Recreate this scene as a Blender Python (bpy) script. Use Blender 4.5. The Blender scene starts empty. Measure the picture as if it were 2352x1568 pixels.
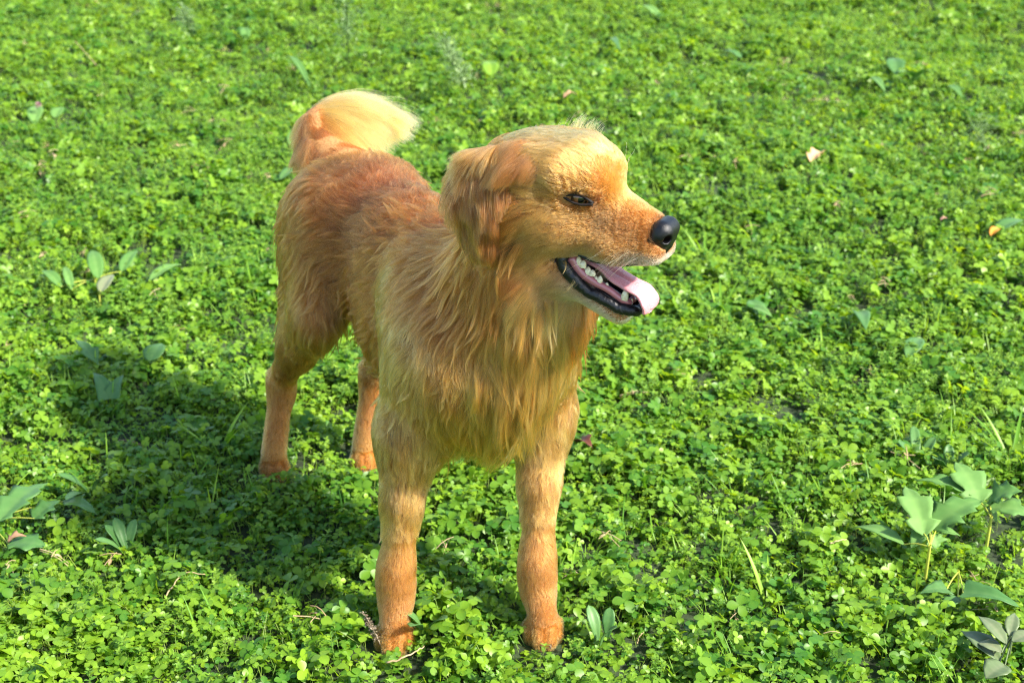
import bpy, math, random
import numpy as np
from mathutils import Vector, Matrix, kdtree

# ------------------------------------------------------------------ camera, sky, sun, exposure
scene = bpy.context.scene
col = scene.collection
CAM_H, PITCH, FPX = 1.30, math.radians(25.0), 3267.0      # 50 mm lens on a 36 mm sensor (2352 px wide)
cam_data = bpy.data.cameras.new('camera')
cam = bpy.data.objects.new('camera', cam_data)
col.objects.link(cam)
cam.location = (0, 0, CAM_H)
cam.rotation_euler = (math.pi / 2 - PITCH, 0, 0)
cam_data.sensor_width = 36.0
cam_data.lens = 36.0 * FPX / 2352.0
cam_data.clip_start = 0.05
cam_data.clip_end = 500.0
cam_data.dof.use_dof = True
cam_data.dof.focus_distance = 1.72
cam_data.dof.aperture_fstop = 8.0
scene.camera = cam

SUN_EL, SUN_AZ = math.radians(42), math.radians(-27)      # azimuth measured from +X, negative is towards the camera
sun_dir = Vector((math.cos(SUN_EL) * math.cos(SUN_AZ), math.cos(SUN_EL) * math.sin(SUN_AZ), math.sin(SUN_EL)))
world = bpy.data.worlds.new('World')
scene.world = world
world.use_nodes = True
nt = world.node_tree
nt.nodes.clear()
sky = nt.nodes.new('ShaderNodeTexSky')
sky.sky_type = 'NISHITA'
sky.sun_disc = False
sky.sun_elevation = SUN_EL
sky.sun_rotation = math.atan2(sun_dir.x, sun_dir.y)
bg = nt.nodes.new('ShaderNodeBackground')
bg.inputs['Strength'].default_value = 0.14
wo = nt.nodes.new('ShaderNodeOutputWorld')
nt.links.new(sky.outputs[0], bg.inputs[0])
nt.links.new(bg.outputs[0], wo.inputs[0])
sun_data = bpy.data.lights.new('sun', 'SUN')
sun_data.energy = 4.9
sun_data.angle = math.radians(4.0)
sun_data.color = (1.0, 0.93, 0.82)
sun = bpy.data.objects.new('sun', sun_data)
col.objects.link(sun)
sun.rotation_euler = sun_dir.to_track_quat('Z', 'Y').to_euler()
sun.location = (4, -2, 5)
scene.view_settings.view_transform = 'Standard'
scene.view_settings.look = 'None'
scene.view_settings.gamma = 1.0
scene.view_settings.exposure = 1.60
scene.view_settings.use_curve_mapping = False
scene.render.engine = 'CYCLES'
scene.cycles.max_bounces = 7
scene.cycles.diffuse_bounces = 3
scene.cycles.glossy_bounces = 3
scene.cycles.transmission_bounces = 5
scene.cycles.transparent_max_bounces = 6
scene.cycles.use_denoising = True
scene.cycles.filter_width = 1.0
scene.cycles.denoising_prefilter = 'NONE'
scene.cycles.caustics_reflective = False
scene.cycles.caustics_refractive = False

rng = np.random.default_rng(7)
random.seed(7)
SP, CP = math.sin(PITCH), math.cos(PITCH)


def at(px, py, Y):
    """point on the vertical plane at distance Y seen along the ray through a measured spot"""
    u = (784 - py) / FPX
    # U = Y*SP + dz*CP ; depth = Y*CP - dz*SP ; U = u*depth
    dz = (u * Y * CP - Y * SP) / (CP + u * SP)
    depth = Y * CP - dz * SP
    return np.array([(px - 1176) / FPX * depth, Y, CAM_H + dz])


def on_ground(px, py, z=0.0):
    u = (784 - py) / FPX
    dz = z - CAM_H
    Y = dz * (CP + u * SP) / (u * CP - SP)
    return at(px, py, Y)


# ------------------------------------------------------------------ mesh helpers
def tag(o, label=None, cat=None, group=None, kind=None):
    if label: o['label'] = label
    if cat: o['category'] = cat
    if group: o['group'] = group
    if kind: o['kind'] = kind
    return o


def mesh_obj(name, verts, faces, mat, parent=None, smooth=True):
    me = bpy.data.meshes.new(name)
    verts = np.asarray(verts, dtype=np.float32)
    me.from_pydata(verts.tolist(), [], [list(map(int, f)) for f in faces])
    if mat: me.materials.append(mat)
    if smooth: me.polygons.foreach_set('use_smooth', [True] * len(me.polygons))
    me.update()
    o = bpy.data.objects.new(name, me)
    col.objects.link(o)
    if parent: o.parent = parent
    return o


def empty(name, loc=(0, 0, 0), parent=None):
    o = bpy.data.objects.new(name, None)
    o.empty_display_size = 0.05
    o.location = loc
    col.objects.link(o)
    if parent: o.parent = parent
    return o


# ------------------------------------------------------------------ implicit surfaces
def sd_cone(P, a, b, ra, rb, axis=None, k=1.0, n_pow=1.0):
    """tapered capsule; along `axis` the space is squeezed by k (k<1: narrower there)"""
    a = np.asarray(a, np.float32); b = np.asarray(b, np.float32)
    d = P - a
    ab = b - a
    if axis is not None:
        ax = np.asarray(axis, np.float32)
        s = np.float32(1.0 / k - 1.0)
        d = d + (d @ ax)[..., None] * ax * s
        ab = ab + (ab @ ax) * ax * s
    h = np.clip((d @ ab) / max(float(ab @ ab), 1e-9), 0, 1)
    if n_pow != 1.0: h = h ** n_pow
    q = d - h[..., None] * ab
    dist = np.sqrt((q * q).sum(-1)) - (ra + (rb - ra) * h)
    if axis is not None and k < 1: dist = dist * (0.5 + 0.5 * k)
    return dist


def smin(a, b, k):
    h = np.maximum(k - np.abs(a - b), 0.0) / k
    return np.minimum(a, b) - h * h * k * 0.25


def smax(a, b, k):
    return -smin(-a, -b, k)


def surface_nets(f, origin, step):
    """vertices and quads of the zero level of the sampled field f"""
    nx, ny, nz = f.shape
    ins = f < 0
    cells = np.zeros((nx - 1, ny - 1, nz - 1), np.int8)
    for i in (0, 1):
        for j in (0, 1):
            for k in (0, 1):
                cells += ins[i:nx - 1 + i, j:ny - 1 + j, k:nz - 1 + k]
    act = (cells > 0) & (cells < 8)
    idx = -np.ones(act.shape, np.int64)
    ii = np.argwhere(act)
    idx[act] = np.arange(len(ii))
    acc = np.zeros((len(ii), 3)); cnt = np.zeros(len(ii))
    corners = [(0, 0, 0), (1, 0, 0), (0, 1, 0), (1, 1, 0), (0, 0, 1), (1, 0, 1), (0, 1, 1), (1, 1, 1)]
    edges = [(0, 1), (2, 3), (4, 5), (6, 7), (0, 2), (1, 3), (4, 6), (5, 7), (0, 4), (1, 5), (2, 6), (3, 7)]
    vals = [f[ii[:, 0] + c[0], ii[:, 1] + c[1], ii[:, 2] + c[2]] for c in corners]
    for e0, e1 in edges:
        v0, v1 = vals[e0], vals[e1]
        m = (v0 < 0) != (v1 < 0)
        t = np.where(m, v0 / np.where(m, v0 - v1, 1), 0)
        c0 = np.array(corners[e0]); c1 = np.array(corners[e1])
        acc += np.where(m[:, None], c0 + t[:, None] * (c1 - c0), 0)
        cnt += m
    verts = (ii + acc / cnt[:, None]) * step + np.asarray(origin)
    faces = []
    for ax in range(3):
        sl0 = [slice(None)] * 3; sl1 = [slice(None)] * 3
        sl0[ax] = slice(0, -1); sl1[ax] = slice(1, None)
        a = ins[tuple(sl0)]; b = ins[tuple(sl1)]
        o1, o2 = (ax + 1) % 3, (ax + 2) % 3
        for flip, m in ((False, a & ~b), (True, ~a & b)):
            e = np.argwhere(m)
            e = e[(e[:, o1] > 0) & (e[:, o2] > 0) & (e[:, o1] < f.shape[o1] - 1) & (e[:, o2] < f.shape[o2] - 1)]
            d1 = np.zeros(3, int); d1[o1] = 1
            d2 = np.zeros(3, int); d2[o2] = 1
            q = [idx[tuple((e - s1 * d1 - s2 * d2).T)] for s1, s2 in ((1, 1), (0, 1), (0, 0), (1, 0))]
            q = np.stack(q, 1)
            if flip: q = q[:, ::-1]
            faces.append(q)
    faces = np.concatenate(faces)
    faces = faces[(faces >= 0).all(1)]
    return verts, faces


def quad_mesh(name, verts, faces):
    me = bpy.data.meshes.new(name)
    n = len(faces)
    me.vertices.add(len(verts)); me.vertices.foreach_set('co', np.asarray(verts, np.float32).ravel())
    me.loops.add(n * 4); me.loops.foreach_set('vertex_index', np.asarray(faces, np.int32).ravel())
    me.polygons.add(n); me.polygons.foreach_set('loop_start', np.arange(0, n * 4, 4, dtype=np.int32))
    me.polygons.foreach_set('use_smooth', np.ones(n, bool))
    me.update(calc_edges=True)
    me.validate()
    return me


def catmull(P, n):
    P = np.asarray(P, float)
    if len(P) < 3:
        t = np.linspace(0, 1, n)[:, None]
        return P[0] * (1 - t) + P[-1] * t
    Q = np.vstack([2 * P[0] - P[1], P, 2 * P[-1] - P[-2]])
    out = []
    for x in np.linspace(0, len(P) - 1, n):
        i = min(int(x), len(P) - 2); t = x - i
        a, b, c, d = Q[i], Q[i + 1], Q[i + 2], Q[i + 3]
        out.append(.5 * ((2 * b) + (-a + c) * t + (2 * a - 5 * b + 4 * c - d) * t * t + (-a + 3 * b - 3 * c + d) * t ** 3))
    return np.array(out)

def tube(path, radii, n=10, flat=1.0, flat_ax=None):
    """verts, faces of a tube along a smooth path"""
    path = np.asarray(path, float)
    m = len(path)
    radii = np.interp(np.linspace(0, 1, m), np.linspace(0, 1, len(radii)), radii)
    T = np.gradient(path, axis=0); T /= np.linalg.norm(T, axis=1)[:, None] + 1e-12
    V = []
    ref = np.array([0, 0, 1.0]) if flat_ax is None else np.asarray(flat_ax, float)
    for i in range(m):
        s = np.cross(T[i], ref); s /= np.linalg.norm(s) + 1e-9
        u = np.cross(s, T[i])
        for q in range(n):
            a = 2 * math.pi * q / n
            V.append(path[i] + radii[i] * (math.cos(a) * s + flat * math.sin(a) * u))
    Fc = [(i * n + q, i * n + (q + 1) % n, (i + 1) * n + (q + 1) % n, (i + 1) * n + q) for i in range(m - 1) for q in range(n)]
    Fc.append(tuple(range(n))[::-1]); Fc.append(tuple((m - 1) * n + q for q in range(n)))
    return V, Fc

def vnoise(P, scale, seed):
    """cheap smooth vector noise: sums of sines in random directions"""
    r = np.random.default_rng(seed)
    out = np.zeros((len(P), 3))
    for k in range(9):
        w = r.normal(size=3); w *= (0.6 + .9 * r.random()) / scale / np.linalg.norm(w) * 2 * math.pi * .5
        ph = r.random() * 6.28
        out += np.sin(P @ w + ph)[:, None] * r.normal(size=3)
    return out / 3.0


# where the four paws stand
PAW_FR, PAW_FL = on_ground(908, 1478, 0.0), on_ground(1246, 1462, 0.0)
PAW_RR, PAW_RL = on_ground(632, 1092, 0.0), on_ground(840, 1072, 0.0)

# ------------------------------------------------------------------ materials
def new_mat(name):
    m = bpy.data.materials.new(name)
    m.use_nodes = True
    nt = m.node_tree
    return m, nt, nt.nodes['Principled BSDF'], nt.links


def simple_mat(name, color, rough=.5, spec=.5, bump=0, scale=200, coat=0, sss=0, c2=None, thr=(.45, .6)):
    m, nt, p, L = new_mat(name)
    p.inputs['Base Color'].default_value = (*color, 1)
    p.inputs['Roughness'].default_value = rough
    p.inputs['Specular IOR Level'].default_value = spec
    p.inputs['Coat Weight'].default_value = coat
    p.inputs['Coat Roughness'].default_value = .12
    if sss:
        p.inputs['Subsurface Weight'].default_value = sss
        p.inputs['Subsurface Radius'].default_value = (.01, .004, .003)
        p.inputs['Subsurface Scale'].default_value = .6
    tc = nt.nodes.new('ShaderNodeTexCoord')
    nz = nt.nodes.new('ShaderNodeTexNoise')
    nz.inputs['Scale'].default_value = scale
    nz.inputs['Detail'].default_value = 4
    L.new(tc.outputs['Object'], nz.inputs['Vector'])
    if bump:
        b = nt.nodes.new('ShaderNodeBump')
        b.inputs['Strength'].default_value = bump
        b.inputs['Distance'].default_value = .001
        L.new(nz.outputs['Fac'], b.inputs['Height'])
        L.new(b.outputs[0], p.inputs['Normal'])
    if c2:
        r = nt.nodes.new('ShaderNodeValToRGB')
        r.color_ramp.elements[0].position = thr[0]; r.color_ramp.elements[0].color = (*color, 1)
        r.color_ramp.elements[1].position = thr[1]; r.color_ramp.elements[1].color = (*c2, 1)
        L.new(nz.outputs['Fac'], r.inputs[0])
        L.new(r.outputs[0], p.inputs['Base Color'])
    return m


def hair_mat(name='dog_coat_hair', rough=.38):
    """melanin-free direct colour: strand colour attribute x small random spread"""
    m, nt, p, L = new_mat(name)
    nt.nodes.remove(p)
    out = nt.nodes['Material Output']
    h = nt.nodes.new('ShaderNodeBsdfHairPrincipled')
    h.model = 'CHIANG'
    h.parametrization = 'COLOR'
    h.inputs['Roughness'].default_value = rough
    h.inputs['Radial Roughness'].default_value = .55
    h.inputs['Coat'].default_value = .0
    h.inputs['IOR'].default_value = 1.40
    h.inputs['Random Roughness'].default_value = .2
    at_ = nt.nodes.new('ShaderNodeAttribute'); at_.attribute_name = 'tint'
    L.new(at_.outputs['Color'], h.inputs['Color'])
    L.new(h.outputs[0], out.inputs['Surface'])
    return m


M_HAIR = hair_mat()
M_SKIN = simple_mat('under_coat', (.30, .15, .055), .8, .2, .3, 400, c2=(.20, .09, .03))
M_EARSKIN = simple_mat('ear_skin', (.26, .125, .045), .8, .2, .3, 400)
M_MOUTH = simple_mat('mouth_lining', (.035, .012, .014), .35, .5, .2, 300)
M_NOSE = simple_mat('nose_leather', (.004, .004, .005), .28, .32, .55, 1300, coat=.05)
M_LIP = simple_mat('black_lip', (.006, .006, .007), .32, .32, 1.0, 420, coat=.12)
M_GUM = simple_mat('gum', (.36, .12, .13), .25, .5, .4, 300, coat=.4, sss=.3)
M_TOOTH = simple_mat('tooth_enamel', (.74, .66, .47), .25, .5, .2, 300, coat=.3, c2=(.62, .50, .30))
M_TONGUE = simple_mat('tongue_flesh', (.42, .165, .18), .42, .45, .7, 900, coat=.15, sss=.25, c2=(.47, .21, .225))
M_LID = simple_mat('eyelid_skin', (.014, .010, .009), .55, .15, .4, 900)
M_WHISK = simple_mat('whisker_hair', (.75, .66, .5), .4, .5)


def eye_mat():
    m, nt, p, L = new_mat('brown_eye')
    tc = nt.nodes.new('ShaderNodeTexCoord')
    sx = nt.nodes.new('ShaderNodeSeparateXYZ')
    L.new(tc.outputs['Object'], sx.inputs[0])
    r = nt.nodes.new('ShaderNodeValToRGB')
    e = r.color_ramp.elements
    e[0].position = 0.0; e[0].color = (.05, .03, .02, 1)
    e[1].position = 1.0; e[1].color = (.002, .002, .002, 1)
    for pos, c in ((.50, (.06, .025, .012, 1)), (.52, (.13, .045, .014, 1)), (.86, (.17, .06, .02, 1)), (.88, (.002, .002, .002, 1))):
        n = e.new(pos); n.color = c
    d = nt.nodes.new('ShaderNodeMath'); d.operation = 'DIVIDE'; d.inputs[1].default_value = .0118
    L.new(sx.outputs['Z'], d.inputs[0])
    L.new(d.outputs[0], r.inputs[0])
    L.new(r.outputs[0], p.inputs['Base Color'])
    p.inputs['Roughness'].default_value = .05
    p.inputs['Coat Weight'].default_value = .35
    p.inputs['Coat Roughness'].default_value = .02
    return m


M_EYE = eye_mat()

M_CLAW = simple_mat('claw_horn', (.05, .035, .025), .35, .5, .3, 600)
# ------------------------------------------------------------------ ground and clover
def leaf_mat(name, c_a, c_b, trans=.40, rough=.42, tcol=None, vein=None, spec=.3):
    """leaf: diffuse front, sunlight glowing through, colour differing from plant to plant"""
    m, nt, p, L = new_mat(name)
    out = nt.nodes['Material Output']
    oi = nt.nodes.new('ShaderNodeObjectInfo')
    at_ = nt.nodes.new('ShaderNodeAttribute'); at_.attribute_name = 'lv'
    geo = nt.nodes.new('ShaderNodeNewGeometry')
    nz = nt.nodes.new('ShaderNodeTexNoise'); nz.inputs['Scale'].default_value = 2.2; nz.inputs['Detail'].default_value = 3
    L.new(geo.outputs['Position'], nz.inputs['Vector'])
    add = nt.nodes.new('ShaderNodeMath'); add.operation = 'ADD'
    L.new(oi.outputs['Random'], add.inputs[0]); L.new(at_.outputs['Fac'], add.inputs[1])
    ad2 = nt.nodes.new('ShaderNodeMath'); ad2.operation = 'ADD'
    L.new(add.outputs[0], ad2.inputs[0]); L.new(nz.outputs['Fac'], ad2.inputs[1])
    fr = nt.nodes.new('ShaderNodeMapRange')
    fr.inputs['From Min'].default_value = .55; fr.inputs['From Max'].default_value = 2.3
    L.new(ad2.outputs[0], fr.inputs['Value'])
    mx = nt.nodes.new('ShaderNodeMix'); mx.data_type = 'RGBA'
    mx.inputs['A'].default_value = (*c_a, 1); mx.inputs['B'].default_value = (*c_b, 1)
    L.new(fr.outputs[0], mx.inputs['Factor'])
    L.new(mx.outputs['Result'], p.inputs['Base Color'])
    p.inputs['Roughness'].default_value = rough
    p.inputs['Specular IOR Level'].default_value = spec
    tr = nt.nodes.new('ShaderNodeBsdfTranslucent')
    tm = nt.nodes.new('ShaderNodeMix'); tm.data_type = 'RGBA'; tm.blend_type = 'MULTIPLY'
    tm.inputs['Factor'].default_value = 1
    tm.inputs['B'].default_value = (*(tcol or (2.6, 2.1, .7)), 1)
    L.new(mx.outputs['Result'], tm.inputs['A'])
    L.new(tm.outputs['Result'], tr.inputs['Color'])
    ms = nt.nodes.new('ShaderNodeMixShader'); ms.inputs[0].default_value = trans
    L.new(p.outputs[0], ms.inputs[1]); L.new(tr.outputs[0], ms.inputs[2])
    L.new(ms.outputs[0], out.inputs['Surface'])
    return m


M_CLOVER = leaf_mat('clover_leaf', (.048, .150, .014), (.245, .385, .022))
M_CHICK = leaf_mat('chickweed_leaf', (.075, .20, .022), (.20, .32, .035))
M_GRASS = leaf_mat('grass_blade', (.08, .22, .018), (.26, .40, .04))
M_STEM = leaf_mat('clover_stem', (.10, .20, .03), (.25, .33, .06), trans=.2)
M_DRY = leaf_mat('dry_stalk', (.30, .20, .10), (.52, .42, .24), trans=.2, tcol=(1.2, 1.1, .9))
M_BROAD = leaf_mat('broad_leaf', (.085, .20, .042), (.165, .30, .075), trans=.30, tcol=(1.8, 1.9, .6), rough=.6, spec=.25)
M_DOCK = leaf_mat('dock_leaf', (.055, .15, .035), (.11, .22, .06), trans=.25, tcol=(1.4, 1.6, .6), rough=.45)
M_PURPLE = leaf_mat('purple_grey_leaf', (.10, .15, .06), (.20, .22, .12), trans=.2, tcol=(1.2, 1.1, .8))
M_YSTEM = leaf_mat('yellow_green_stem', (.38, .42, .06), (.46, .50, .10), trans=.25, tcol=(1.5, 1.5, .6))

gm, gnt, gp_, gL = new_mat('soil_and_moss')
gtc = gnt.nodes.new('ShaderNodeTexCoord')
gn1 = gnt.nodes.new('ShaderNodeTexNoise'); gn1.inputs['Scale'].default_value = 60; gn1.inputs['Detail'].default_value = 6
gL.new(gtc.outputs['Object'], gn1.inputs['Vector'])
gsx = gnt.nodes.new('ShaderNodeVectorMath'); gsx.operation = 'DISTANCE'; gsx.inputs[1].default_value = (0, 4.5, 0)
gL.new(gtc.outputs['Object'], gsx.inputs[0])
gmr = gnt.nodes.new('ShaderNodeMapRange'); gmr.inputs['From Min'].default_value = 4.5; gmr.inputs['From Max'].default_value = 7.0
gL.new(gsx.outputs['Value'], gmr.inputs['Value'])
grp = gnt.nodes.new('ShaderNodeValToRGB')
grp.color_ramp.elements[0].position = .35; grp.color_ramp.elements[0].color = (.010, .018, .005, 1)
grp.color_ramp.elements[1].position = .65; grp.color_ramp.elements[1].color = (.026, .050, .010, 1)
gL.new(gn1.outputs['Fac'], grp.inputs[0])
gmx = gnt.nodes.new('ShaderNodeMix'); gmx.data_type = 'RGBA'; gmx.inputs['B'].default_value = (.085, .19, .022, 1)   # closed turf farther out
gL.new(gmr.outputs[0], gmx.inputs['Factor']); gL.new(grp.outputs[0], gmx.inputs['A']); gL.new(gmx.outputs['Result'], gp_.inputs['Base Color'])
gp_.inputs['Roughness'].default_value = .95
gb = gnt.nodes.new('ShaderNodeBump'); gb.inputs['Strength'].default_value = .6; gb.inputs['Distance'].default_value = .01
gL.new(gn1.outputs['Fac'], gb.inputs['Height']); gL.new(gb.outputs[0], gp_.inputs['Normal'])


def ground_h(x, y):
    """slight swells of the turf; level where the dog stands"""
    w = np.clip((np.hypot(x + .15, y - 1.95) - .75) / 1.2, 0, 1)
    return w * (.020 * np.sin(x * 1.9 + .7) * np.sin(y * 1.6 + .3) + .012 * np.sin(x * 4.3 + y * 2.9))


def build_ground():
    xs = np.concatenate([[-150, -60, -20, -8], np.arange(-5, 5.01, .1), [8, 20, 60, 150]])
    ys = np.concatenate([[-60, -15, -3], np.arange(0, 10.01, .1), [14, 30, 80, 220]])
    X, Y = np.meshgrid(xs, ys, indexing='ij')
    inner = (np.abs(X) <= 5.01) & (Y >= 0) & (Y <= 10.01)
    Z = np.where(inner, ground_h(X, Y) * np.clip((5 - np.abs(X)) * 2, 0, 1) * np.clip((10 - Y) * 2, 0, 1) * np.clip(Y * 2, 0, 1), 0)
    V = np.stack([X, Y, Z], -1).reshape(-1, 3)
    n = len(ys)
    F = [(i * n + j, (i + 1) * n + j, (i + 1) * n + j + 1, i * n + j + 1) for i in range(len(xs) - 1) for j in range(n - 1)]
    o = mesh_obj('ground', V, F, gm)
    tag(o, kind='structure')


build_ground()


class MB:
    """collects pieces of one mesh, each vertex with a leaf tint value"""
    def __init__(s): s.v = []; s.f = []; s.lv = []; s.m = []

    def add(s, V, F, lv=0.0, mi=0):
        b = len(s.v)
        s.v += [tuple(map(float, p)) for p in V]
        s.f += [tuple(b + int(q) for q in f) for f in F]
        s.lv += [lv] * len(V) if np.isscalar(lv) else list(lv)
        s.m += [mi] * len(F)

    def mesh(s, name, mats):
        me = bpy.data.meshes.new(name)
        me.from_pydata(s.v, [], s.f)
        for m in (mats if isinstance(mats, (list, tuple)) else [mats]): me.materials.append(m)
        a = me.attributes.new('lv', 'FLOAT', 'POINT'); a.data.foreach_set('value', np.array(s.lv, np.float32))
        me.polygons.foreach_set('material_index', np.array(s.m, np.int32))
        me.polygons.foreach_set('use_smooth', [True] * len(me.polygons))
        me.update()
        return me


def frame(d, up=(0, 0, 1)):
    d = np.asarray(d, float); d /= np.linalg.norm(d)
    s = np.cross(d, up); 
    if np.linalg.norm(s) < 1e-6: s = np.array([1.0, 0, 0])
    s /= np.linalg.norm(s)
    return d, s, np.cross(s, d)


def leaflet(mb, base, d, up, L, W, fold=.25, droop=.2, kind='clover', rows=5, lv=0.0, mi=0, cols=3, twist=0):
    """a blade: outline by kind, folded along its midrib and bending down to the tip"""
    d, s, n = frame(d, up)
    if twist: s, n = s * math.cos(twist) + n * math.sin(twist), n * math.cos(twist) - s * math.sin(twist)
    V, lvs = [], []
    for i in range(rows + 1):
        t = i / rows
        if kind == 'clover': w = [.10, .62, .92, 1.0, .84, .30][i] if rows == 5 else math.sin(math.pi * min(t * .9 + .05, 1)) ** .6
        elif kind == 'ovate': w = math.sin(math.pi * t ** .8) ** .8 if 0 < t < 1 else .04
        elif kind == 'lance': w = (math.sin(math.pi * min(t ** .75, 1)) ** .9 if 0 < t < 1 else .03)
        elif kind == 'blade': w = (1 - t ** 2.2) * (.75 + .5 * t) + .02
        else: w = 1
        bend = -droop * t * t * L
        c = np.asarray(base) + d * (L * t * (1 - .12 * droop * t)) + n * bend
        for j in range(cols):
            x = -1 + 2 * j / (cols - 1)
            V.append(c + s * (x * w * W * .5) + n * (abs(x) * w * W * .5 * fold))
            lvs.append(lv + (.22 if abs(x) < .1 else 0) * (1 - t * .6))
    F = [(i * cols + j, i * cols + j + 1, (i + 1) * cols + j + 1, (i + 1) * cols + j) for i in range(rows) for j in range(cols - 1)]
    mb.add(V, F, lvs, mi)


def stalk(mb, a, b, r0, r1=None, bow=0.0, n=4, m=4, lv=0.0, mi=0):
    a, b = np.asarray(a, float), np.asarray(b, float)
    P = [a + (b - a) * t + np.array([0, 0, 1]) * bow * math.sin(math.pi * t) for t in np.linspace(0, 1, m)]
    V, F = tube(np.array(P), [r0, r1 or r0 * .7], n, flat_ax=(.3, .9, .1))
    mb.add(V, F[:-2], lv, mi)


R_ = random.Random(5)


def trefoil(mb, x, y, z, size, tilt, az, lv, mi=0):
    """one clover leaf on its stalk"""
    ca, sa = math.cos(az), math.sin(az)
    up = np.array([math.sin(tilt) * ca, math.sin(tilt) * sa, math.cos(tilt)])
    a0 = R_.random() * 6.28
    ex = np.cross(up, (0.3, .5, .8)); ex /= np.linalg.norm(ex); ey = np.cross(up, ex)
    c = np.array([x, y, z])
    for k in range(3):
        a = a0 + k * 2.094 + R_.uniform(-.15, .15)
        d = ex * math.cos(a) + ey * math.sin(a) + up * R_.uniform(-.25, .3)
        leaflet(mb, c, d, up, size * R_.uniform(.9, 1.1), size * R_.uniform(.85, 1.0), R_.uniform(.05, .4), R_.uniform(.0, .35), 'clover', 5, lv + R_.uniform(-.1, .1), mi)
    stalk(mb, (x - up[0] * .02 + R_.uniform(-.006, .006), y - up[1] * .02, 0), c, .0006, .0005, 0, 3, 3, lv, 2)


def clover_cluster(i):
    mb = MB()
    for k in range(7):
        rr = math.sqrt(R_.random()) * .026; a = R_.random() * 6.28
        z = R_.uniform(.014, .042)
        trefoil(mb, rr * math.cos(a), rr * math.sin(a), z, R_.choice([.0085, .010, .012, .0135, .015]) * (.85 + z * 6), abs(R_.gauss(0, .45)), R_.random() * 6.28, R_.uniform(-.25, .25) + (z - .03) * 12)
    return mb.mesh('clover_cluster', [M_CLOVER, M_CHICK, M_STEM])


def sprig_cluster(i):
    """chickweed-like shoots: small paired leaves crowding at the pale tip"""
    mb = MB()
    for k in range(3):
        rr = math.sqrt(R_.random()) * .022; a = R_.random() * 6.28
        b = np.array([rr * math.cos(a), rr * math.sin(a), 0])
        top = b + np.array([R_.uniform(-.014, .014), R_.uniform(-.014, .014), R_.uniform(.028, .050)])
        stalk(mb, b, top, .0008, .0006, 0, 3, 3, .1, 2)
        for q, t in enumerate((.45, .62, .78, .90, .97, 1.0)):
            c = b + (top - b) * t
            a0 = q * 1.57 + R_.random() * .6
            for hsign in (0, 3.14):
                d = np.array([math.cos(a0 + hsign), math.sin(a0 + hsign), .25 + t * .55 + R_.uniform(-.2, .2)])
                ln = (.0105 if t < .9 else .0075) * R_.uniform(.75, 1.15)
                leaflet(mb, c, d, (0, 0, 1), ln, ln * .52, .25, .25, 'ovate', 4, (t - .6) * 1.3 + R_.uniform(-.1, .1), 1)
    return mb.mesh('sprig_cluster', [M_CLOVER, M_CHICK, M_STEM])


def grass_cluster(i):
    mb = MB()
    for k in range(5):
        a = R_.random() * 6.28; lean = R_.uniform(.1, .8)
        b = np.array([R_.uniform(-.012, .012), R_.uniform(-.012, .012), 0])
        d = np.array([math.cos(a) * lean, math.sin(a) * lean, 1.0])
        leaflet(mb, b, d, (math.cos(a), math.sin(a), .2), R_.uniform(.035, .085), R_.uniform(.0016, .0034), .3, R_.uniform(-.3, -.05) * 1.5, 'blade', 5, R_.uniform(-.2, .4), 3, 2 if False else 3)
    return mb.mesh('grass_cluster', [M_CLOVER, M_CHICK, M_STEM, M_GRASS])


def medick_cluster(i):
    """tiny bright trefoils, low"""
    mb = MB()
    for k in range(10):
        rr = math.sqrt(R_.random()) * .028; a = R_.random() * 6.28
        z = R_.uniform(.010, .036)
        trefoil(mb, rr * math.cos(a), rr * math.sin(a), z, R_.uniform(.006, .009), abs(R_.gauss(0, .5)), R_.random() * 6.28, R_.uniform(-.1, .5))
    return mb.mesh('medick_cluster', [M_CLOVER, M_CHICK, M_STEM])


def litter_cluster(i):
    """dead straw and a withered leaf or two caught in the clover"""
    mb = MB()
    for k in range(3):
        a = R_.random() * 6.28; ln = R_.uniform(.02, .06); z = R_.uniform(.025, .042)
        stalk(mb, (-math.cos(a) * ln / 2, -math.sin(a) * ln / 2, z), (math.cos(a) * ln / 2, math.sin(a) * ln / 2, z + R_.uniform(-.012, .012)), .0008, .0005, .004, 4, 4, R_.uniform(0, .6), 0)
    leaflet(mb, (0, 0, R_.uniform(.03, .04)), (R_.gauss(0, 1), R_.gauss(0, 1), .1), (0, 0, 1), R_.uniform(.008, .016), .007, .6, .5, 'ovate', 5, R_.random(), 0)
    return mb.mesh('litter_cluster', [M_DRY])


src = bpy.data.collections.new('cover_sources')               # never linked to the scene
names = [clover_cluster] * 8 + [medick_cluster] * 4 + [sprig_cluster] * 4 + [grass_cluster] * 3 + [litter_cluster] * 3
for i, fn_ in enumerate(names):
    src.objects.link(bpy.data.objects.new('a%02d' % i, fn_(i)))
KINDS_ = {'clover': (0, 8), 'medick': (8, 12), 'sprig': (12, 16), 'grass': (16, 19), 'litter': (19, 22)}

PAWS = [PAW_FR, PAW_FL, PAW_RR, PAW_RL]


def vn2(x, y, sc, seed):
    P = np.stack([x, y, np.zeros_like(x)], 1)
    return vnoise(P, sc, seed)[:, 0]


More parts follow.
